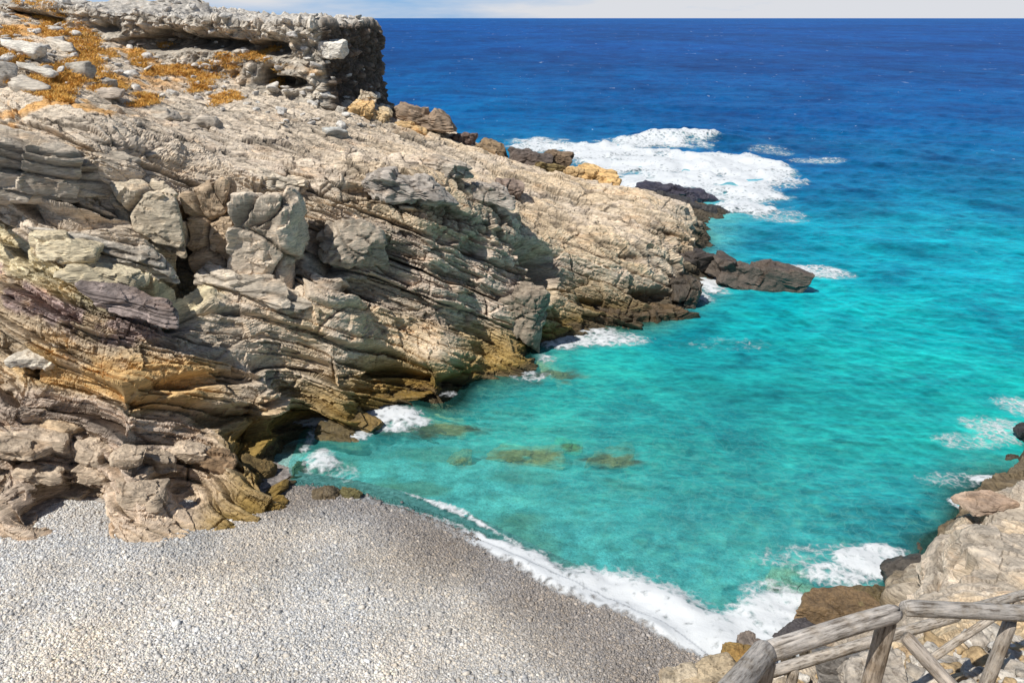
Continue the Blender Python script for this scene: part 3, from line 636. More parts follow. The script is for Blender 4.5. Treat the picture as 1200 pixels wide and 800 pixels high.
def foam_material():
    m, nt, N, L = newmat('white_water')
    out = nd(nt, 'ShaderNodeOutputMaterial'); b = nd(nt, 'ShaderNodeBsdfPrincipled', i={'Roughness': .8, 'Specular IOR Level': .2})
    b.inputs['Base Color'].default_value = (.66, .685, .70, 1)
    b.inputs['Subsurface Weight'].default_value = 0
    at = nd(nt, 'ShaderNodeAttribute', attribute_name='foam'); geo = nd(nt, 'ShaderNodeNewGeometry')
    sc = nd(nt, 'ShaderNodeAttribute', attribute_name='fine')
    vm = nd(nt, 'ShaderNodeVectorMath', operation='MULTIPLY'); L.new(geo.outputs['Position'], vm.inputs[0]); L.new(sc.outputs['Fac'], vm.inputs[1])
    n0 = nd(nt, 'ShaderNodeTexNoise', i={'Scale': 1.2, 'Detail': 4., 'Roughness': .6}); L.new(vm.outputs[0], n0.inputs['Vector'])
    dv = nd(nt, 'ShaderNodeVectorMath', operation='SCALE', i={'Scale': .5}); L.new(n0.outputs['Color'], dv.inputs[0])
    av = nd(nt, 'ShaderNodeVectorMath', operation='ADD'); L.new(vm.outputs[0], av.inputs[0]); L.new(dv.outputs[0], av.inputs[1])
    v1 = nd(nt, 'ShaderNodeTexVoronoi', feature='DISTANCE_TO_EDGE', i={'Scale': 3.2}); L.new(av.outputs[0], v1.inputs['Vector'])
    n1 = nd(nt, 'ShaderNodeTexNoise', i={'Scale': 3.0, 'Detail': 8., 'Roughness': .7}); L.new(av.outputs[0], n1.inputs['Vector'])
    # threshold = noise*.75 + lace*.6 ; alpha where foam > threshold
    t1 = nd(nt, 'ShaderNodeMath', operation='MULTIPLY_ADD', i={1: 1.45, 2: -.48}); L.new(n1.outputs[0], t1.inputs[0])
    t2 = nd(nt, 'ShaderNodeMath', operation='MULTIPLY_ADD', i={1: .95}); L.new(v1.outputs['Distance'], t2.inputs[0]); L.new(t1.outputs[0], t2.inputs[2])
    sb = nd(nt, 'ShaderNodeMath', operation='SUBTRACT'); L.new(at.outputs['Fac'], sb.inputs[0]); L.new(t2.outputs[0], sb.inputs[1])
    mr = nd(nt, 'ShaderNodeMapRange', interpolation_type='SMOOTHSTEP', i={1: -.10, 2: .60, 3: 0., 4: .95}); L.new(sb.outputs[0], mr.inputs[0])
    bp = nd(nt, 'ShaderNodeBump', i={'Strength': .25, 'Distance': .12}); L.new(n1.outputs[0], bp.inputs['Height']); L.new(bp.outputs[0], b.inputs['Normal'])
    tr = nd(nt, 'ShaderNodeBsdfTransparent'); ms = nd(nt, 'ShaderNodeMixShader')
    L.new(mr.outputs[0], ms.inputs[0]); L.new(tr.outputs[0], ms.inputs[1]); L.new(b.outputs[0], ms.inputs[2]); L.new(ms.outputs[0], out.inputs[0])
    return m
WV, WF, FD, BED, wnr, wnc = build_sea()
M_FOAM = foam_material()
def build_foam():
    x, y, z = WV.T
    def part(name, sel, label, cat, lift, fine, gain=1.0):
        ok = sel & (FD > .03)
        fm = ok[WF].any(1) ; f = WF[fm]; used = np.unique(f); remap = np.full(len(WV), -1); remap[used] = np.arange(len(used))
        P = WV[used].copy(); fd = FD[used]
        lump = (.5+.9*fbm(P[:, 0]*.6*fine, P[:, 1]*.9*fine, 0*P[:, 0], 3, 900))
        ground = np.where(np.hypot(P[:, 0], P[:, 1]) < 90, np.maximum(beach_z(P[:, 0], P[:, 1]) + .012, -9), -9)
        P[:, 2] = np.maximum(P[:, 2], np.where(BED[used] > -.4, ground, -9)) + .012 + lift*sstep(.35, 1., fd)*lump
        o = obj(name, mkmesh(name, P, remap[f], None, {'foam': fd*gain, 'fine': np.full(len(P), fine)}), M_FOAM)
        tag(o, label, cat, kind='stuff')
    bz = (y < 17.5) & (x < 6.4) & (beach_d(x, y) < 4)
    right = (~bz) & (y < 24) & (x > 4.5)
    out = (y > 46)
    cove = ~(bz | right | out)
    part('surf_foam', bz, 'thick white breaking surf running up the edge of the grey pebble beach', 'surf', .14, 1.3, 1.06)
    part('surf_foam', right, 'white foam churning against the tan rock ledge on the right shore', 'surf', .12, 1.4, 1.0)
    part('surf_foam', out, 'large sheet of white water breaking behind the far tip of the headland', 'surf', .5, .75, 1.12)
    part('surf_foam', cove, 'broken white wash along the foot of the layered cliff inside the cove', 'surf', .12, 1.0)
build_foam()

# ------------------------------------------------------------------ ray casts on the finished ground
def tree_of(V, F):
    return BVHTree.FromPolygons(V.tolist(), F.tolist())
def lowres(V, F): return V, F
BV = [tree_of(HV, HF[(HV[HF[:, 0]][:, 2] > -.5)]), tree_of(SV, SF[(SV[SF[:, 0]][:, 2] > -.5)])]
def hit(u, v):
    d = Vector(ray(u, v)); d.normalize(); best = None
    for b in BV:
        loc, nrm, i, dist = b.ray_cast(Vector((0, 0, H)), d)
        if loc and (best is None or dist < best[1]): best = (loc, dist)
    if best is None: return at_z(u, v, 0.)
    p = np.array(best[0]); return p if p[2] > 0 else at_z(u, v, 0.)
def drop(x, y, which=0):
    loc, nrm, i, dist = BV[which].ray_cast(Vector((x, y, 40)), Vector((0, 0, -1)))
    return (np.array(loc), np.array(nrm)) if loc else (None, None)

# ------------------------------------------------------------------ loose rocks
def icosphere(n):
    import bmesh
    bm = bmesh.new(); bmesh.ops.create_icosphere(bm, subdivisions=n, radius=1)
    V = np.array([v.co[:] for v in bm.verts]); Fc = np.array([[v.index for v in f.verts] for f in bm.faces]); bm.free()
    return V, Fc
ICO = {n: icosphere(n) for n in (1, 2, 3, 4, 5, 6)}
def rock_mesh(name, dims, seed, col, res=5, planes=9, boxy=.6, noise=.06, strat=.0, dip=0., joints=.0, tilt=.22, facet=1.0):
    D, Fc = ICO[res]; r = np.random.default_rng(seed)
    nrm = [np.array(v, float) for v in ((1,0,0),(-1,0,0),(0,1,0),(0,-1,0),(0,0,1),(0,0,-1))]
    nrm = [v + r.normal(0, tilt, 3) for v in nrm] + [r.normal(0, 1, 3) for _ in range(planes)]
    nrm = np.array([v/np.linalg.norm(v) for v in nrm]); h = np.r_[r.uniform(.72, .95, 6), r.uniform(.86, 1.15, planes)]
    dots = D @ nrm.T; rad = np.where(dots > .05, h[None]/np.maximum(dots, .05), 9.)
    p = 16; R = (np.maximum(rad, 1e-3)**-p).sum(1)**(-1/p)
    V = D*R[:, None]*np.array(dims)/2
    sc = max(dims); o = r.uniform(0, 100, 3); x, y, z = (V + o).T; k = 2.2/sc
    n = D
    d = noise*sc*(fbm(x*k, y*k, z*k, 4, seed) + .5*ridged(x*k*2, y*k*2, z*k*2, 4, seed+3)*.6) + .012*sc*fbm(x*k*7, y*k*7, z*k*7, 3, seed+5)
    shade = np.ones(len(V))
    if strat:
        w = z + dip*x + .1*sc*fbm(x*k*.6, y*k*.6, z*k*.6, 2, seed+7); b = make_bounds(w.min()-.1, w.max()+.3, strat*.4, strat*1.5, seed)
        ix = np.clip(np.searchsorted(b, w)-1, 0, len(b)-2); lay = hsh(ix.astype(np.int64), ix.astype(np.int64)*0, ix.astype(np.int64)*0, seed); e = np.minimum(w-b[ix], b[ix+1]-w)
        d = d + min(strat, .5)*.35*(lay-.5) - min(strat, .4)*.22*np.exp(-(e/(.10*strat))**2); shade *= (1+.4*(lay-.5))*(1-.5*np.exp(-(e/(.15*strat))**2))
    if joints:
        i, f1, f2 = voro3(x/joints, y/joints, z/joints, seed+9); g = np.exp(-((f2-f1)/.07)**2)
        d = d + joints*.16*(i-.5) - joints*.13*g; shade *= (1+.3*(i-.5))*(1-.5*g)
    fa, ga = facets(x*k*1.1, y*k*1.1, z*k*1.5, seed+21); fb, gb = facets(x*k*3.3, y*k*3.3, z*k*4.5, seed+25)
    d = d + facet*sc*(.075*fa + .022*fb); shade *= 1 + .25*fb
    V = V + n*d[:, None]
    cv = fbm(x*k*1.5, y*k*1.5, z*k*1.5, 3, seed+13)
    colv = np.array(col)[None]*(shade*(1+.35*cv))[:, None]
    return mkmesh(name, V, Fc, huelimit(colv, .74), smooth=(res < 5))
ROCKS = []
def put_rock(name, label, u, v, size, col, seed, rot=(0,0,0), mat=None, base=None, sink=.2, group=None, Y=None, z=None, cat='rock', **kw):
    """size = (width, depth, height) in metres; (u, v) the photo point of its foot"""
    P = np.array(base) if base is not None else (at_y(u, v, Y) if Y else (at_z(u, v, z) if z is not None else hit(u, v)))
    mat = mat or (M_ROCK if size[0] > .85 else M_STONE)
    if mat is M_ROCK: col = np.array(col)*np.array([1.34, 1.30, 1.24])
    o = obj(name, rock_mesh(name, size, seed, col, **kw), mat)
    o.location = (P[0], P[1], P[2] + size[2]*(.5-sink)); o.rotation_euler = [math.radians(a) for a in rot]
    tag(o, label, cat, group); return o
GREY = (.41,.375,.325); LG = (.49,.45,.39); DK = (.10,.085,.075); TAN = (.50,.43,.33); OR = (.52,.37,.18); WHITE = (.66,.63,.57); PURP = (.25,.21,.205); BRN = (.20,.15,.09)

# the three great blocks under the brow of the grey bed, and the slab below them
put_rock('rock_block', 'big grey block with a dark gap on its right, leftmost of three great blocks', 0, 0, (2.3,1.9,2.35), (.44,.385,.30), 11, rot=(0,6,10), base=at_y(180,290,22.3), sink=.08, res=6, noise=.06, joints=1.9, planes=4, tilt=.14, mat=M_ROCK)
put_rock('rock_block', 'tall upright block with rust stained face, middle of three great blocks', 0, 0, (1.45,1.6,3.1), (.46,.36,.255), 12, rot=(3,3,-4), base=at_y(263,315,22.9), sink=.05, res=6, planes=1, noise=.03, joints=1.5, tilt=.08, mat=M_ROCK)
put_rock('rock_block', 'pale rounded block with a curved crack, rightmost of three great blocks', 0, 0, (2.15,1.9,3.3), (.53,.46,.375), 13, rot=(0,9,8), base=at_y(324,337,23.0), sink=.04, res=6, planes=5, noise=.045, joints=1.7, tilt=.16, mat=M_ROCK)
put_rock('rock_slab', 'long pale slab lying tilted below the three great blocks', 0, 0, (3.9,1.2,.75), (.50,.445,.37), 14, rot=(6,17,6), base=at_y(305,352,22.0), sink=.1, res=6, planes=5, noise=.05, strat=.3)
put_rock('rock_block', 'massive smooth grey block at the left edge of the cliff', 0, 0, (4.6,2.2,2.0), (.42,.37,.305), 15, rot=(0,15,4), base=at_y(40,235,21.2), sink=.05, res=6, planes=6, noise=.03, strat=.5, dip=-.05)
put_rock('rock_slab', 'bleached grey slab left of the leftmost great block', 0, 0, (3.4,1.2,.8), (.49,.45,.39), 16, rot=(0,18,5), base=at_y(140,312,20.4), sink=.1, res=6, noise=.05, strat=.35)
put_rock('rock_slab', 'cream rounded slab on the pale ledges', 0, 0, (2.1,1.1,.7), (.56,.49,.35), 17, rot=(0,16,5), base=at_y(82,303,19.4), sink=.1, res=5, noise=.03)
put_rock('rock_slab', 'smaller dull cream slab below the bleached grey slab', 0, 0, (1.9,1.0,.55), (.52,.46,.33), 18, rot=(0,17,5), base=at_y(128,330,19.2), sink=.1, res=5, noise=.03)
put_rock('rock_slab', 'purple brown splintered slab at the end of the pale ledges', 0, 0, (2.5,1.1,.8), (.30,.25,.235), 19, rot=(0,17,5), base=at_y(165,372,18.7), sink=.1, res=6, noise=.05, strat=.16)
put_rock('rock', 'pale rock with black shadow on the ochre ledges at far left', 48, 424, (1.25,.9,.5), (.52,.48,.41), 20, rot=(0,8,4), noise=.04)
# broken grey rock at the back of the beach
for i, (u, v, s, l, ry) in enumerate([
    (88,606,(1.15,.9,.75),'squarish grey boulder resting on the pebbles',-8), (165,600,(1.3,.9,.4),'low grey rock half buried at the top of the pebbles',10),
    (112,553,(1.3,1.,.6),'angular grey block in the middle of the broken rocks',14), (150,545,(.9,.7,.45),'small pale block right of the angular grey block',6),
    (40,520,(1.9,1.1,.5),'broad flat grey slab above the dark slot',10), (20,547,(1.6,1.,.5),'grey slab overhanging the dark slot at left edge',8),
    (50,578,(1.3,.8,.5),'rounded grey rock below the dark slot',5), (10,580,(1.1,.8,.4),'low tan grey rock at the left edge beside the ochre earth',4),
    (115,575,(1.0,.7,.5),'grey rock just above the squarish boulder',12), (180,560,(1.4,.8,.55),'wide grey rock with a rusty hollow below',8), (225,540,(1.2,.8,.5),'pinkish grey rock right of the small pale block',16),
    (70,498,(1.7,.9,.4),'tan slab at the top of the broken grey rocks',12), (255,560,(1.3,.8,.5),'brown weathered rock near the pebble edge',12), (300,570,(1.1,.8,.45),'dark olive rock at the water end of the broken rocks',12)]):
    c = GREY if i < 11 else (TAN if i == 11 else ((.26,.2,.14) if i == 12 else (.15,.12,.06)))
    s = (s[0]*.95, s[1]*.95, s[2]*.8) if i not in (0, 2) else (s[0]*.85, s[1]*.85, s[2]*.85)
    if v > 545: v -= 22
    elif v > 510: v -= 8
    put_rock('boulder', l, u, v, s, np.array(c)*np.array([1.02,.92,.82])*(.93+.1*math.sin(i*3.3)), 40+i, rot=(4*math.sin(i), ry+4, 10*math.sin(i*2.1)), sink=.42, res=5, noise=.05, cat='boulder', planes=9, mat=M_ROCK)
# upper slope
for i, (u, v, s, l, c) in enumerate([
    (97,92,(1.0,.8,.9),'pointed boulder with dark triangular face on the orange grass',(.36,.34,.3)), (8,92,(.9,.8,.8),'dark sided boulder at the left edge of the grass',(.33,.31,.28)),
    (45,86,(1.6,.8,.35),'long white slab lying on the orange grass',WHITE), (33,62,(1.5,1.,.5),'pale slab above the long white slab',WHITE), (102,34,(1.2,.9,.7),'white boulder standing near the skyline',WHITE),
    (165,21,(1.6,1.,.7),'pale boulder with dark hollow on the skyline',LG), (75,60,(1.4,1.,.6),'grey flat boulder amid the grass clumps',LG), (195,138,(1.,.7,.5),'first dark sided block of a row on the slope',GREY), (220,142,(.9,.7,.5),'second dark sided block of a row on the slope',GREY),
    (244,150,(1.1,.8,.6),'squared block at the right end of a row on the slope',(.38,.34,.29)), (127,100,(.8,.6,.35),'small grey slab below the pointed boulder',GREY), (130,113,(1.3,.7,.4),'brown slab at the lower end of the orange grass',(.38,.33,.28)),
    (393,160,(1.2,.8,.55),'flat grey rock with black underside on the upper slope',(.36,.37,.36)), (400,130,(.6,.5,.3),'small rock at the foot of the conglomerate cliff',LG), (30,105,(1.2,.8,.4),'grey slab at the left below the grass',GREY)]):
    put_rock('boulder', l, u, v, s, c, 70+i, rot=(0, 8+6*math.sin(i), 25*math.sin(i*1.7)), sink=.22, res=4, noise=.05, cat='boulder', planes=5)
# rocks on the middle of the dip slope
for i, (u, v, s, l, c) in enumerate([
    (470,225,(3.2,1.4,.9),'long rough grey ledge rock on the middle of the slope',(.33,.30,.27)), (570,232,(1.7,1.2,.8),'grey block with shadowed underside left of a brown block',(.37,.33,.29)), (595,228,(1.3,1.1,.95),'dark brown cubic block on the middle of the slope',(.21,.165,.14)),
    (525,200,(2.2,1.2,.6),'low grey rock above the long ledge rock',(.38,.34,.29)), (320,215,(2.4,1.,.45),'pale flat rock on the bright slope',(.55,.49,.40)),(420,300,(2.6,1.2,1.6),'square grey block right of the dark recess',(.37,.32,.26)), (610,375,(2.3,1.6,2.0),'bulging brown boulder on the cliff foot beside the cave',(.26,.22,.175))]):
    put_rock('boulder', l, u, v, s, c, 95+i, rot=(0, 12, 15*math.sin(i*1.7)), sink=.3, res=5, noise=.05, cat='boulder', planes=6, joints=.55)
# along the skyline ridge
for i, (u, v, Y, s, l, c) in enumerate([
    (492,146,45,(4.2,2.2,1.1),'long flat topped dark slab right of the conglomerate cliff',(.25,.19,.14)), (480,160,43.5,(3.0,1.5,.9),'orange crumbling rock under the flat dark slab',(.60,.42,.22)), (424,140,42.5,(1.5,1.2,1.2),'orange rubble block at the foot of the cliff corner',(.58,.40,.2)), (443,146,42.8,(1.3,1.,1.1),'pale orange rubble block right of the cliff corner',(.60,.46,.28)), (432,122,43.2,(1.1,1.,.9),'cream rubble block on top of the orange ones',(.6,.53,.42)),
    (540,170,46,(2.,1.5,.9),'dark reddish rock on the ridge line',(.17,.12,.10)), (574,186,46,(2.4,1.6,1.1),'brown rock on the ridge line behind grey slope',(.24,.175,.11)), (620,196,46,(2.4,1.8,1.3),'black rock with pale lumps on the ridge line',(.11,.09,.08)), (640,205,45.5,(2.0,1.4,1.),'olive brown rock below the black ridge rock',(.2,.155,.075)), (652,192,47,(1.9,1.5,1.),'rounded dark brown rock on the ridge line above the surf',(.15,.11,.075)),
    (700,219,45.5,(3.1,1.9,1.4),'honey orange rock at the sea end of the ridge line',(.56,.38,.18)), (672,210,45.5,(1.4,1.,.9),'small tan rock left of the honey orange rock',(.45,.32,.17))]):
    put_rock('boulder', l, u, v, s, c, 110+i, rot=(0, 10, 20*math.sin(i*1.7)), Y=Y, sink=.2, res=5, noise=.07, cat='boulder', planes=6, joints=.5)
# rocks in the sea
for i, (u, v, z, s, l, c, rz, kw) in enumerate([
    (873,329,0,(4.5,2.0,1.5),'black blunt ended rock lying in the sea off the headland tip',(.11,.085,.066),-6,dict(sink=.25, noise=.1, tilt=.1, planes=3, facet=1.2)),
    (805,247,0,(5.5,2.2,1.3),'black low rock awash beyond the headland tip',(.045,.04,.038),-6,dict(noise=.1, sink=.4)), (795,232,0,(6.5,2.4,1.2),'flat dark purple rock awash behind the black low rock',(.05,.045,.065),-8,dict(noise=.1, sink=.45)),
    (745,372,0,(4.6,1.5,.9),'dark brown wet shelf at the waterline under the cliff',(.12,.08,.04),14,dict(joints=.8, noise=.09, sink=.4)), (795,352,0,(1.8,2.6,1.6),'dark rock at the foot of the headland tip',(.085,.065,.045),8,dict(joints=.8, noise=.08, sink=.3)), (800,318,0,(1.6,2.6,1.7),'black rounded buttress under the headland tip',(.07,.055,.045),8,dict(joints=.9, noise=.08, sink=.25)),
    (421,496,0,(1.55,.9,.55),'olive brown rock with a sharp edge in the white wash',(.19,.125,.04),-24,dict(strat=.2, sink=.25)), (392,508,0,(1.5,.7,.3),'low olive rock awash below the sharp edged rock',(.13,.095,.04),0,dict(sink=.35)), (384,584,.0,(.9,.55,.4),'small dark rock at the corner of beach and sea',(.14,.105,.06),8,dict(sink=.25)), (413,582,0,(.65,.45,.3),'smaller mossy rock right of the small dark rock',(.15,.13,.05),-10,dict(sink=.25)),
    (1208,516,0,(.7,.9,.8),'black rock at the right edge in churned water',(.04,.035,.035),0,dict(sink=.3)),
    (455,466,0,(2.6,1.0,.55),'ochre olive shelf rock at the foot of the ochre ramp',(.27,.17,.04),18,dict(strat=.2, sink=.4)), (365,470,0.2,(1.6,1.,.6),'yellow olive rock behind the white wash',(.30,.2,.045),15,dict(strat=.2,sink=.3))]):
    kw = dict(kw); sk = kw.pop('sink'); nz = kw.pop('noise', .06)
    put_rock('sea_rock', l, u, v, s, c, 140+i, rot=(0, 6, rz), z=z, sink=sk, res=6, mat=M_WET, noise=nz, cat='rock', **{'planes': 7, **kw})
# reefs that glow through the turquoise water
for i, (u, v, s) in enumerate(REEFS):
    l = ['long brown reef rock under the turquoise water in mid cove','brown reef rock right of the long reef under water','small green reef patch between the two brown reefs','brown reef shelf under water beside the white wash','small reef patch under shallow water left of the long reef','brown reef under water at the foot of the cliff','pale submerged rock with foam beside the breaking surf'][i]
    put_rock('reef_rock', l, u, v, s, ((.55,.26,.1) if i != 2 else (.3,.4,.15)) if i < 6 else (.5,.45,.33), 170+i, rot=(0, 0, 10*math.sin(i*2)), z=-s[2]*.5-.3 if i < 6 else -.72, sink=.5, res=5, noise=.14, cat='reef')
# right shore
for i, (u, v, s, l, c, mat, kw) in enumerate([
    (1152,592,(1.2,.8,.3),'brown flat rock at the seaward end of the right ledge',(.30,.23,.18),M_ROCK,{}), (1064,684,(1.3,1.,.85),'added black rock standing in for shade under the overhang of the right ledge',(.07,.06,.05),M_WET,dict(z=.25)),  # black rock is added to give the dark shade below the overhang
    (985,718,(1.9,.9,.5),'brown weedy rock in the foam right of the breaking surf',(.17,.11,.055),M_WET,dict(z=.1)), (1020,708,(1.1,.8,.45),'olive weedy rock right of the brown weedy rock',(.15,.11,.05),M_WET,dict(z=.15)), (935,748,(1.0,.6,.35),'purple black wet rock at the edge of the surf',(.075,.065,.065),M_WET,dict(z=.15)),
    (866,780,(.75,.6,.5),'mossy golden rock beside the near log rail',(.29,.19,.07),M_STONE,dict(z=.35)), (882,768,(.6,.5,.55),'grey brown rock behind the mossy golden rock',(.2,.165,.14),M_STONE,dict(z=.35)), (832,798,(1.5,.8,.45),'tan slab at the bottom end of the beach',(.46,.37,.25),M_STONE,dict(z=.75)), (795,800,(.9,.6,.35),'pale tan slab left of the tan slab at the beach end',(.5,.42,.31),M_STONE,dict(z=.75)),
    (992,795,(.85,.6,.6),'gnarled dark grey rock seen under the log rail',(.20,.185,.17),M_STONE,{}), (1015,798,(.7,.5,.45),'pale broken rock right of the gnarled dark rock',(.42,.37,.31),M_STONE,{})]):
    kw = dict(kw)
    put_rock('boulder', l, u, v, s, c, 190+i, rot=(0, -6, 18*math.sin(i*1.9)), sink=.25, res=5, noise=.06, cat='boulder', planes=6, mat=mat, **kw)

# ------------------------------------------------------------------ conglomerate cliff on the headland
def build_conglomerate():
    # plan outline of the cap, walked from the left front round the right corner to the back
    pts = np.array([(-34,50.5),(-28,46.5),(-23,44.6),(-19.5,43.8),(-16,43.4),(-13,43.0),(-11.2,42.5),(-10.0,42.6),(-9.75,43.6),(-9.3,46),(-8.8,49),(-8.6,51.5),(-10,54.5),(-14,57),(-22,59),(-34,60)])
    seg = np.r_[0, np.cumsum(np.linalg.norm(np.diff(pts, axis=0), axis=1))]
    nU = int(1250*QUAL); s = np.interp(np.linspace(0, 1, nU), np.linspace(0, 1, 50), np.interp(np.linspace(0,1,50), [0,.15,.62,1], [0, seg[4]*.6, seg[11], seg[-1]]))
    ux, uy = np.interp(s, seg, pts[:, 0]), np.interp(s, seg, pts[:, 1])
    ker = np.ones(15)/15; ux2 = np.convolve(np.pad(ux, 7, 'edge'), ker, 'valid'); uy2 = np.convolve(np.pad(uy, 7, 'edge'), ker, 'valid')
    tx, ty = np.gradient(ux2), np.gradient(uy2); l = np.hypot(tx, ty)+1e-9; nx, ny = ty/l, -tx/l
    top = np.interp(ux2, [-34,-28,-22,-16,-9], [13.0,12.75,12.35,11.95,11.62])
    base = np.interp(ux2, [-34,-28,-22,-16,-9], [11.0,10.4,9.0,7.6,6.6])
    nW, nT = int(150*QUAL), int(60*QUAL)
    cx, cy = -19., 51.
    rows = []; info = []
    for j in range(nW):
        t = j/(nW-1); z = base + (top-base)*t
        rows.append(np.stack([ux2, uy2, z], 1)); info.append(np.full(nU, t))
    for j in range(1, nT+1):
        t = j/nT; k = 1-(1-t)**1.0*1.0; f = t**1.5
        rows.append(np.stack([ux2+(cx-ux2)*f, uy2+(cy-uy2)*f, top + (12.15-top)*f*.3], 1)); info.append(np.full(nU, 1+t))
    P = np.concatenate(rows); t = np.concatenate(info); nn = np.tile(np.stack([nx, ny, 0*nx], 1), (nW+nT, 1))
    wall = sstep(1.02, .97, t); N = nn*wall[:, None] + np.array([0, 0, 1.])*(1-wall[:, None])*1.0; N /= np.linalg.norm(N, axis=1, keepdims=True)
    x, y, z = P.T
    fr = sstep(-.2, -.7, nn[:, 1])             # faces the cove
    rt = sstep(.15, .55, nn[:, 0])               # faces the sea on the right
    h = (z - np.tile(base, nW+nT))/(np.tile(top-base, nW+nT))
    d = .45*fbm(x*.35, y*.35, z*.5, 3, 950) + .18*fbm(x*1.2, y*1.2, z*1.4, 3, 951)
    # the front leans back below the lip (talus) and is undercut just beneath it
    lean = np.interp(h, [0,.30,.60,.72,.80,.9,1.], [1.5,.85,.2,-1.0,-.35,.1,.0])*fr
    und = sstep(-.25, .25, fbm(x*.45, 0*x, 0*x+3, 3, 960) + .12)
    d = d + np.where(lean < 0, lean*und*sstep(-10.6,-12.2,x), lean)
    for (u, v, Y, rx, rz, dep) in ((334,97,42.5,1.2,.35,1.2), (318,90,42.6,.5,.55,.9), (195,47,43.8,1.4,.55,.9), (170,52,44,1.6,.35,.6), (310,58,42.8,1.0,.4,.7), (245,52,43.2,1.8,.3,.8)):
        c = at_y(u, v, Y); g = np.exp(-(((x-c[0])/rx)**2 + ((z-c[2])/rz)**2))*fr; d = d - 1.7*dep*sstep(.15, .6, g + .45*fbm(x*1.5, y*1.5, z*1.5, 3, 965)*g)
    d = d + rt*(np.interp(h, [0,.15,.5,.85,1.], [.35,.05,-.25,.0,.15]))
    # stones set in the matrix
    i1, f1, f2 = voro3(x/.62, y/.62, z/.5, 970); i2, g1, g2 = voro3(x/.27, y/.27, z/.24, 980)
    st = sstep(.55, .2, f1)*(i1 > .35); s2 = sstep(.55, .2, g1)*(i2 > .3)
    dd = .27*st*(.4+i1) + .11*s2 - .25*sstep(.25,.6,fbm(x*1.1,y*1.1,z*1.3,3,985))
    ff, fg = facets(x/.5, y/.5, z/.4, 986); f3, fg3 = facets(x/.2, y/.2, z/.17, 987); dd = dd + .22*ff + .09*f3
    d = d + dd*(wall*.9+.45*(1-wall)) + (1-wall)*.12*fbm(x*.8, y*.8, 0*x, 4, 990)
    P2 = P + N*d[:, None]
    col = np.array([.55,.49,.405])*np.ones((len(P), 1)); col *= (.72+.35*st*(.5+i1)+.28*s2*(.4+i2))[:, None]
    col *= (1+.25*fbm(x*.6, y*.6, z*.6, 3, 991))[:, None]
    tp = (1-wall)[:, None]; col = col*(1-tp) + np.array([.56,.52,.46])*(.7+.5*i2)[:, None]*tp
    og = (sstep(.2,.45,fbm(x*.4, y*.4, z*.9, 3, 992))*fr*sstep(.62,.5,h)*sstep(.1,.3,h))[:, None]*.6; col = col*(1-og) + np.array([.52,.30,.10])*og
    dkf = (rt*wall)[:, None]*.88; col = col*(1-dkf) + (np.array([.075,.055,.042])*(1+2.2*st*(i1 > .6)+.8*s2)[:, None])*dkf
    col *= (1 - .35*sstep(.05, -.6, d-dd))[:, None]  # undercut and hollows painted darker, shade put into the colour
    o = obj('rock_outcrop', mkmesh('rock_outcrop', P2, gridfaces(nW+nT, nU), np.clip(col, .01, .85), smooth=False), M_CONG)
    tag(o, 'flat topped conglomerate cliff with hollows along its face crowning the headland', 'outcrop')
    return P2, gridfaces(nW+nT, nU)
CV, CF = build_conglomerate()
BV.append(tree_of(CV, CF))
put_rock('boulder', 'white boulder lodged in the conglomerate face near its right corner', 0, 0, (1.55,1.2,1.15), (.68,.655,.6), 250, base=at_y(391,68,42.75), sink=.15, res=5, noise=.04, cat='boulder', planes=6)
for i, (u, v, Y, s, l) in enumerate([(420,128,43.0,(.9,.8,.6),'small cream rubble stone in the corner of the conglomerate cliff'), (452,136,43.2,(.8,.7,.6),'small orange rubble stone beside the flat dark slab')]):
    put_rock('boulder', l, u, v, s, (.6,.47,.3), 255+i, Y=Y, sink=.2, res=4, cat='boulder')

# loose stones over the upper slope: one of each shape, then copies
protos = [rock_mesh('stone', (1, .8, .55), 300+i, (.62,.585,.53) if i % 3 else (.48,.45,.41), res=3, noise=.05, planes=6) for i in range(8)]
for p in protos: p.materials.append(M_STONE)
cnt = 0; rs = np.random.default_rng(5); tries = 0
while cnt < 230 and tries < 4000:
    tries += 1
    u, v = rs.uniform(-10, 455), rs.uniform(2, 150)
    if v > 60 + u*.22 + 25*rs.random(): continue
    d = Vector(ray(u, v)); d.normalize(); best = None
    for b in (BV[0], BV[2]):
        loc, nm, ii, dist = b.ray_cast(Vector((0, 0, H)), d)
        if loc and (best is None or dist < best[1]): best = (loc, dist, nm)
    if not best or best[2].z < .25: continue
    sz = float(np.clip(rs.lognormal(-1.15, .45), .14, .75))
    o = bpy.data.objects.new('stone', protos[int(rs.integers(8))]); C.objects.link(o)
    o.location = best[0]; o.location.z += sz*.08; o.scale = (sz*rs.uniform(.8,1.5), sz, sz*rs.uniform(.6,1.1)); o.rotation_euler = (rs.normal()*.15, rs.normal()*.15, rs.uniform(0, 6.28))
    tag(o, 'small pale loose stone strewn over the rubbly top of the headland', 'stone', 'loose stones strewn over the headland top'); cnt += 1

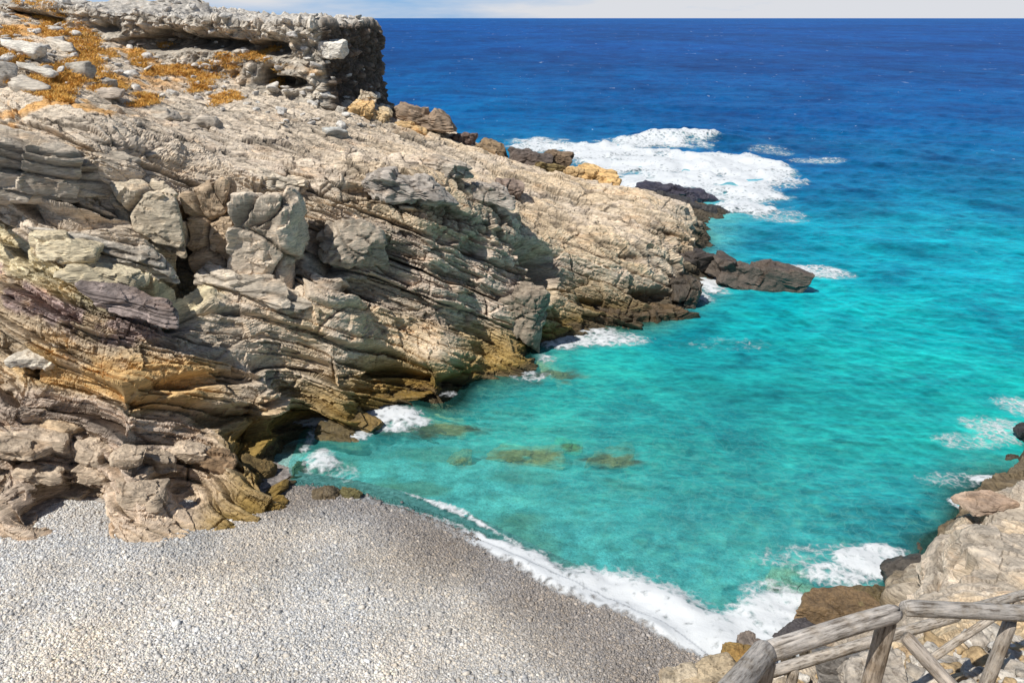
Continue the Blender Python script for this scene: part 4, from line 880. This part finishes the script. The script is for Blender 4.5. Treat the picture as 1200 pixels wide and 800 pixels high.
# ------------------------------------------------------------------ pebbles
def build_pebbles():
    D, Fc = ICO[1]; nv = len(D); rs = np.random.default_rng(3)
    n = int(640000*QUAL**2)
    x = rs.uniform(-14.5, 5.5, n); y = rs.uniform(8.3, 18.5, n); d = beach_d(x, y)
    # nearer the camera, and above the waterline
    az = np.degrees(np.arctan2(x, y)); ok = (d < .35) & (az > -50) & (az < 36); x, y, d = x[ok], y[ok], d[ok]
    zc_ = tps_eval(TPS_C, x, y); zb = beach_z(x, y); ok = (zc_ < zb + .45); x, y, d, zb = x[ok], y[ok], d[ok], zb[ok]; n = len(x)
    sz = np.clip(rs.lognormal(-3.72, .42, n), .015, .12)
    ang = rs.uniform(0, 6.28, n); ca, sa = np.cos(ang), np.sin(ang)
    sx, sy, s_z = sz*rs.uniform(.8,1.5,n)/1.6, sz*rs.uniform(.7,1.1,n)/1.6, sz*rs.uniform(.4,.8,n)/1.6
    V = D[None]*np.stack([sx, sy, s_z], 1)[:, None] * (1 + .18*rs.normal(size=(n, nv, 1)).clip(-1,1))
    X = V[..., 0]*ca[:, None] - V[..., 1]*sa[:, None] + x[:, None]; Y = V[..., 0]*sa[:, None] + V[..., 1]*ca[:, None] + y[:, None]
    Z = V[..., 2] + .5*(rs.normal(size=n)[:, None]*.35*V[..., 0] + rs.normal(size=n)[:, None]*.35*V[..., 1]) + (zb + .25*s_z)[:, None]
    P = np.stack([X, Y, Z], -1).reshape(-1, 3); Fa = (Fc[None] + (np.arange(n)*nv)[:, None, None]).reshape(-1, 3)
    wet = sstep(-2.6, -.4, d + .9*fbm(x*.5, y*.5, 0*x, 3, 610) + .35*np.clip(x+1, 0, 3))
    # bright trampled shingle in the lower part of the beach
    br = sstep(-2.5, -5.5, d + .8*fbm(x*.4, y*.4, 0*x, 2, 611))
    tint = rs.random((n, 1)); base = np.array([.48,.455,.42]) + (tint < .25)*np.array([.10,.065,.02]) + (tint > .8)*np.array([-.10,-.085,-.06]) + (rs.random((n,1)) < .10)*np.array([.17,.165,.15])
    base = base*(1+.30*br[:, None]*np.array([1.02,.99,.94])); dark = base*np.array([.60,.575,.57])
    col = base*(1-wet[:, None]) + dark*wet[:, None]; col *= rs.uniform(.72, 1.22, (n, 1)); col *= (1 + .22*fbm(x*.9, y*.9, 0*x, 4, 615))[:, None]*(1 + .12*fbm(x*.5, y*.5, 0*x+5, 3, 616)[:, None]*np.array([.6, 0, -.8])); col *= (1-.35*sstep(-.25, .1, d))[:, None]
    col = np.repeat(np.clip(col, .03, .85), nv, 0)
    m, nt, N, L = newmat('pebble'); out = nd(nt, 'ShaderNodeOutputMaterial'); b = nd(nt, 'ShaderNodeBsdfPrincipled', i={'Roughness': .75, 'Specular IOR Level': .3}); at = nd(nt, 'ShaderNodeAttribute', attribute_name='Col')
    tn = nd(nt, 'ShaderNodeTexNoise', i={'Scale': 60., 'Detail': 3.}); geo = nd(nt, 'ShaderNodeNewGeometry'); L.new(geo.outputs['Position'], tn.inputs['Vector'])
    rr = ramp(nt, [(.3, (.75,)*3), (.7, (1.2,)*3)]); L.new(tn.outputs[0], rr.inputs[0]); mm = nd(nt, 'ShaderNodeMix', data_type='RGBA', blend_type='MULTIPLY', i={0: 1.}); L.new(at.outputs['Color'], mm.inputs[6]); L.new(rr.outputs[0], mm.inputs[7])
    L.new(mm.outputs[2], b.inputs['Base Color']); L.new(b.outputs[0], out.inputs[0])
    o = obj('pebbles', mkmesh('pebbles', P, Fa, col), m); tag(o, 'grey and cream pebbles covering the beach, darker near the surf', 'pebbles', kind='stuff')
build_pebbles()

# ------------------------------------------------------------------ dry grass
def build_grass():
    rs = np.random.default_rng(9); V = []; Fq = []; Cc = []
    n = 0; tries = 0
    while n < 7000 and tries < 60000:
        tries += 1
        u = rs.uniform(-30, 330); v = rs.uniform(0, 125)
        # an orange band that runs down to the right from the top left corner
        lim = np.interp(u, [0, 60, 120, 200, 330], [85, 108, 126, 130, 95]); lo = np.interp(u, [0, 60, 130, 200, 330], [2, 10, 60, 58, 60])
        if not (lo - 8 < v < lim + 8): continue
        g = fbm(np.array([u*.03]), np.array([v*.06]), np.array([2.]), 3, 77)[0]
        if g < (-.02 if u < 140 else .12): continue
        d = Vector(ray(u, v)); d.normalize(); best = None
        for b in (BV[0], BV[2]):
            loc, nm, ii, dist = b.ray_cast(Vector((0, 0, H)), d)
            if loc and (best is None or dist < best[1]): best = (loc, dist, nm)
        if not best or best[2].z < .45: continue
        p = np.array(best[0]); n += 1
        base = np.array([.66,.35,.07])*rs.uniform(.7,1.25) + np.array([.08,.1,.06])*rs.random()
        for k in range(9):
            a = rs.uniform(0, 6.28); r = rs.uniform(0, .28); h = rs.uniform(.05, .15); q = p + np.array([math.cos(a)*r, math.sin(a)*r, -.02]); w = rs.uniform(.012, .03); b2 = rs.uniform(0, 6.28); lean = rs.normal(size=2)*.1
            i0 = len(V); V += [q + np.array([math.cos(b2)*w, math.sin(b2)*w, 0]), q - np.array([math.cos(b2)*w, math.sin(b2)*w, 0]), q + np.array([lean[0], lean[1], h])]
            Fq.append((i0, i0+1, i0+2)); Cc += [base*.8, base*.8, base*1.15]
    m, nt, N, L = newmat('dry_grass'); out = nd(nt, 'ShaderNodeOutputMaterial'); b = nd(nt, 'ShaderNodeBsdfPrincipled', i={'Roughness': .8, 'Specular IOR Level': .2}); at = nd(nt, 'ShaderNodeAttribute', attribute_name='Col'); L.new(at.outputs['Color'], b.inputs['Base Color']); L.new(b.outputs[0], out.inputs[0])
    o = obj('dry_grass', mkmesh('dry_grass', np.array(V), np.array(Fq), np.array(Cc), smooth=False), m); tag(o, 'burnt orange dry grass spread over the upper left slope of the headland', 'grass', kind='stuff')
build_grass()

# ------------------------------------------------------------------ log railings
def wood_material():
    m, nt, N, L = newmat('weathered_wood'); out = nd(nt, 'ShaderNodeOutputMaterial'); b = nd(nt, 'ShaderNodeBsdfPrincipled', i={'Roughness': .85, 'Specular IOR Level': .2})
    L.new(b.outputs[0], out.inputs[0]); at = nd(nt, 'ShaderNodeAttribute', attribute_name='Col')
    uv = nd(nt, 'ShaderNodeAttribute', attribute_name='grain')
    mp = nd(nt, 'ShaderNodeMapping'); mp.inputs['Scale'].default_value = (1, 1, .12); L.new(uv.outputs['Vector'], mp.inputs[0])
    n1 = nd(nt, 'ShaderNodeTexNoise', i={'Scale': 70., 'Detail': 8., 'Roughness': .7}); L.new(mp.outputs[0], n1.inputs['Vector'])
    n2 = nd(nt, 'ShaderNodeTexNoise', i={'Scale': 9., 'Detail': 6., 'Roughness': .65}); L.new(uv.outputs['Vector'], n2.inputs['Vector'])
    r1 = ramp(nt, [(.36, (.36,.33,.30)), (.5, (1,1,1)), (.64, (1.35,1.32,1.28))]); L.new(n1.outputs[0], r1.inputs[0])
    r2 = ramp(nt, [(.33, (.72,.66,.58)), (.52, (1,1,1)), (.72, (1.18,1.17,1.17))]); L.new(n2.outputs[0], r2.inputs[0])
    m1 = nd(nt, 'ShaderNodeMix', data_type='RGBA', blend_type='MULTIPLY', i={0: 1.}); L.new(at.outputs['Color'], m1.inputs[6]); L.new(r1.outputs[0], m1.inputs[7])
    m2 = nd(nt, 'ShaderNodeMix', data_type='RGBA', blend_type='MULTIPLY', i={0: 1.}); L.new(m1.outputs[2], m2.inputs[6]); L.new(r2.outputs[0], m2.inputs[7]); L.new(m2.outputs[2], b.inputs['Base Color'])
    bp = nd(nt, 'ShaderNodeBump', i={'Strength': .8, 'Distance': .012}); L.new(n1.outputs[0], bp.inputs['Height']); L.new(bp.outputs[0], b.inputs['Normal'])
    return m
M_WOOD = wood_material()
def log(name, a, b, r, parent, seed, taper=1.0, col=(.44,.395,.345), rad2=None):
    a, b = np.array(a, float), np.array(b, float); ax = b - a; ln = np.linalg.norm(ax); ax /= ln
    s = np.cross(ax, [0, 0, 1.]); 
    if np.linalg.norm(s) < .1: s = np.cross(ax, [0, 1., 0])
    s /= np.linalg.norm(s); t = np.cross(s, ax)
    nl, na = max(24, int(ln/.03)), 40
    tt = np.linspace(0, 1, nl); th = np.linspace(0, 2*math.pi, na, endpoint=False)
    T, A = np.meshgrid(tt, th, indexing='ij'); R = r*(1+(taper-1)*T)
    L_ = T*ln
    R = R*(1 + .05*fbm(np.cos(A)*1.2+seed, np.sin(A)*1.2, L_*2., 3, seed) + .02*fbm(np.cos(A)*4+seed, np.sin(A)*4, L_*6, 3, seed+1))
    cr_a = 1.2 + .9*fbm(L_*1.2+seed, 0*L_, 0*L_, 2, seed+2) + seed*1.3                 # drying crack along the log
    dA = (A - cr_a + math.pi) % (2*math.pi) - math.pi; cr = np.exp(-(dA*R/ .004)**2)*sstep(-.2, .25, fbm(L_*1.5, 0*L_+seed, 0*L_, 2, seed+4)+.1)
    R = R - .014*cr
    endt = np.minimum(T, 1-T)*ln; R = R*(1 - .18*np.exp(-(endt/.012)**2))
    bend = .005*np.sin(T*math.pi)*math.sin(seed*2.1) ; wob = .006*fbm(L_*1.1+seed*3, 0*L_, 0*L_, 2, seed+6)
    P = a + ax*L_[..., None] + s*(np.cos(A)*R + bend + wob)[..., None] + t*(np.sin(A)*R + wob)[..., None]
    V = P.reshape(-1, 3); i, j = np.meshgrid(np.arange(nl-1), np.arange(na), indexing='ij'); j2 = (j+1) % na
    Fq = np.stack([i*na+j, i*na+j2, (i+1)*na+j2, (i+1)*na+j], -1).reshape(-1, 4)
    # caps as rings to a centre
    n0 = len(V); V = np.r_[V, [a], [b]]
    caps = [(n0, (jj+1) % na, jj, jj) for jj in range(na)] + [(n0+1, (nl-1)*na+jj, (nl-1)*na+(jj+1) % na, (nl-1)*na+(jj+1) % na) for jj in range(na)]
    c = np.array(col)[None]*(1 + .22*fbm(np.cos(A)+seed, np.sin(A), L_*3, 3, seed+8))[..., None]*(1-.75*cr)[..., None]
    c = np.r_[c.reshape(-1, 3), [np.array(col)*.75]*2]
    g = np.stack([np.cos(A)*r + seed, np.sin(A)*r, L_], -1).reshape(-1, 3); g = np.r_[g, [[seed, 0, 0]], [[seed, 0, ln]]]
    tri = np.r_[np.c_[Fq[:, 0], Fq[:, 1], Fq[:, 2]], np.c_[Fq[:, 0], Fq[:, 2], Fq[:, 3]], np.array(caps)[:, :3]]
    org = a.copy(); me = mkmesh(name, V - (np.array(parent.location) if parent else 0), tri, np.clip(c, .02, .85))
    ga = me.attributes.new('grain', 'FLOAT_VECTOR', 'POINT'); ga.data.foreach_set('vector', g.astype(np.float32).ravel())
    return obj(name, me, M_WOOD, parent)
def empty(name, loc):
    o = bpy.data.objects.new(name, None); o.location = loc; o.empty_display_size = .2; C.objects.link(o); return o
def down(p, dz): return np.array([p[0], p[1], p[2]-dz])
# near railing along the steps; T = distance along the view axis
def at_t(u, v, t): return np.array([0, 0, H]) + ray(u, v)*t
corner = at_t(1046, 718, 3.55); j1 = at_t(896, 763, 3.2); near_end = at_t(832, 836, 2.6); cr_end = at_t(1290, 722, 3.9)
fence = empty('log_railing', down(corner, 1.1)); tag(fence, 'near weathered log railing with thick handrails meeting at a corner post', 'railing')
log('handrail', corner + (corner-j1)*.03, j1, .045, fence, 1, 1.0, (.50,.455,.405))
log('handrail', j1 + (j1-near_end)*.03 + np.array([0,0,-.004]), near_end, .052, fence, 2, 1.02, (.45,.41,.365))
log('handrail', at_t(1058,712,3.57), cr_end, .040, fence, 3, 1.05, (.44,.405,.365))
log('post', down(corner, .035) + np.array([-.01,.01,0]), down(corner, 1.3)+np.array([-.02,0,0]), .043, fence, 4, 1.08, (.38,.315,.25))
log('post', down(j1, .04)+np.array([.01,.0,0]), down(j1, 1.4), .045, fence, 5, 1.0, (.36,.31,.26))
pd = at_t(1186, 722, 3.78); log('post', down(pd, .03), down(pd, 1.3)+np.array([-.03,.0,0]), .033, fence, 6, 1.05, (.42,.37,.315))
pe = at_t(1212, 725, 3.8)
log('brace', at_t(1060, 744, 3.6), at_t(1146, 836, 3.5), .034, fence, 7, 1.0, (.40,.35,.30))
# far railing
e0, e1 = at_t(880, 794, 5.9), at_t(1290, 672, 7.9)
f2 = empty('log_railing', down(e0, 1.0)); tag(f2, 'thinner far log railing crossing behind the corner post', 'railing')
log('handrail', e0, at_t(1122, 721.5, 6.7), .047, f2, 8, 1.0, (.47,.42,.36)); log('handrail', at_t(1110, 720, 6.68), e1, .045, f2, 9, 1.0, (.45,.41,.36))
for (u, v, t, sd) in ((931,782,6.0,10), (1194,704,7.1,11), (1098,731,6.6,12)):
    p = at_t(u, v, t); 
    if sd == 12: continue
    log('post', down(p, .02), down(p, 1.15), .042, f2, sd, 1.0, (.36,.31,.255))
log('brace', at_t(1172, 718, 7.0), at_t(1085, 775, 6.7), .036, f2, 13, 1.0, (.47,.415,.35))

# loose rubble under the railing
cnt = 0; rs = np.random.default_rng(15); tries = 0
rub = [rock_mesh('stone', (1, .8, .6), 330+i, [(.55,.5,.43), (.6,.56,.5), (.5,.36,.2), (.42,.37,.31)][i % 4], res=3, noise=.05, planes=6) for i in range(8)]
for p in rub: p.materials.append(M_STONE)
while cnt < 130 and tries < 3000:
    tries += 1
    u, v = rs.uniform(900, 1205), rs.uniform(735, 812)
    if v < 800 - (u-900)*.24: continue
    d = Vector(ray(u, v)); d.normalize(); loc, nm, ii, dist = BV[1].ray_cast(Vector((0, 0, H)), d)
    if not loc: continue
    sz = float(np.clip(rs.lognormal(-1.9, .45), .06, .4)); o = bpy.data.objects.new('stone', rub[int(rs.integers(8))]); C.objects.link(o)
    o.location = loc; o.location.z += sz*.1; o.scale = (sz*rs.uniform(.8,1.4), sz, sz*rs.uniform(.7,1.1)); o.rotation_euler = (rs.normal()*.2, rs.normal()*.2, rs.uniform(0, 6.28))
    tag(o, 'small tan loose stone lying in the rubble under the log railings', 'stone', 'rubble stones under the railings'); cnt += 1

# ------------------------------------------------------------------ sky, sun, camera
w = bpy.data.worlds.new('World'); bpy.context.scene.world = w; w.use_nodes = True
nt = w.node_tree; nt.nodes.clear(); L = nt.links
out = nd(nt, 'ShaderNodeOutputWorld'); bg = nd(nt, 'ShaderNodeBackground', i={'Strength': .074}); L.new(bg.outputs[0], out.inputs[0])
sky = nd(nt, 'ShaderNodeTexSky', sky_type='NISHITA', sun_disc=False, sun_elevation=SUN_EL, sun_rotation=SUN_AZ, altitude=10, air_density=1.0, dust_density=.4, ozone_density=2.0)
tc = nd(nt, 'ShaderNodeTexCoord'); mp = nd(nt, 'ShaderNodeMapping'); mp.inputs['Scale'].default_value = (1.3, 1.3, 9); L.new(tc.outputs['Generated'], mp.inputs[0])
cn = nd(nt, 'ShaderNodeTexNoise', i={'Scale': 2.2, 'Detail': 7., 'Roughness': .58}); L.new(mp.outputs[0], cn.inputs['Vector'])
sx = nd(nt, 'ShaderNodeSeparateXYZ'); L.new(tc.outputs['Generated'], sx.inputs[0])
ax = nd(nt, 'ShaderNodeMath', operation='MULTIPLY_ADD', i={1: .55, 2: .10}); L.new(sx.outputs['X'], ax.inputs[0])       # more cloud to the east
ad = nd(nt, 'ShaderNodeMath', operation='ADD'); L.new(cn.outputs[0], ad.inputs[0]); L.new(ax.outputs[0], ad.inputs[1])
cr = ramp(nt, [(.42, (0,)*3), (.66, (.95,)*3)]); L.new(ad.outputs[0], cr.inputs[0])
lo = nd(nt, 'ShaderNodeMapRange', i={1: .03, 2: .30, 3: 1., 4: 0.}); L.new(sx.outputs['Z'], lo.inputs[0])
cf = nd(nt, 'ShaderNodeMath', operation='MULTIPLY'); L.new(cr.outputs[0], cf.inputs[0]); L.new(lo.outputs[0], cf.inputs[1])
hf = nd(nt, 'ShaderNodeMath', operation='MULTIPLY', i={1: .8}); L.new(lo.outputs[0], hf.inputs[0])
hz = nd(nt, 'ShaderNodeMix', data_type='RGBA'); L.new(hf.outputs[0], hz.inputs[0]); L.new(sky.outputs[0], hz.inputs[6]); hz.inputs[7].default_value = (3.1, 6.6, 11.6, 1)
cm = nd(nt, 'ShaderNodeMix', data_type='RGBA'); L.new(cf.outputs[0], cm.inputs[0]); L.new(hz.outputs[2], cm.inputs[6]); cm.inputs[7].default_value = (10.0, 10.1, 10.5, 1); L.new(cm.outputs[2], bg.inputs['Color'])
sun = bpy.data.lights.new('sun', 'SUN'); sun.energy = 5.0; sun.angle = math.radians(.53); sun.color = (1, .965, .905)
so = bpy.data.objects.new('sun', sun); C.objects.link(so)
sd = Vector((math.sin(SUN_AZ)*math.cos(SUN_EL), math.cos(SUN_AZ)*math.cos(SUN_EL), math.sin(SUN_EL)))
so.rotation_euler = sd.to_track_quat('Z', 'Y').to_euler()
cam = bpy.data.cameras.new('camera'); cam.sensor_width = 36; cam.lens = F/1200*36; cam.clip_end = 60000; cam.clip_start = .05
co = bpy.data.objects.new('camera', cam); C.objects.link(co); co.location = (0, 0, H); co.rotation_euler = (math.pi/2 - PITCH, 0, 0)
sc = bpy.context.scene; sc.camera = co
sc.view_settings.view_transform = 'Standard'; sc.view_settings.look = 'None'; sc.view_settings.exposure = 0
sc.cycles.caustics_reflective = False; sc.cycles.caustics_refractive = False
sc.cycles.transparent_max_bounces = 16; sc.cycles.max_bounces = 6
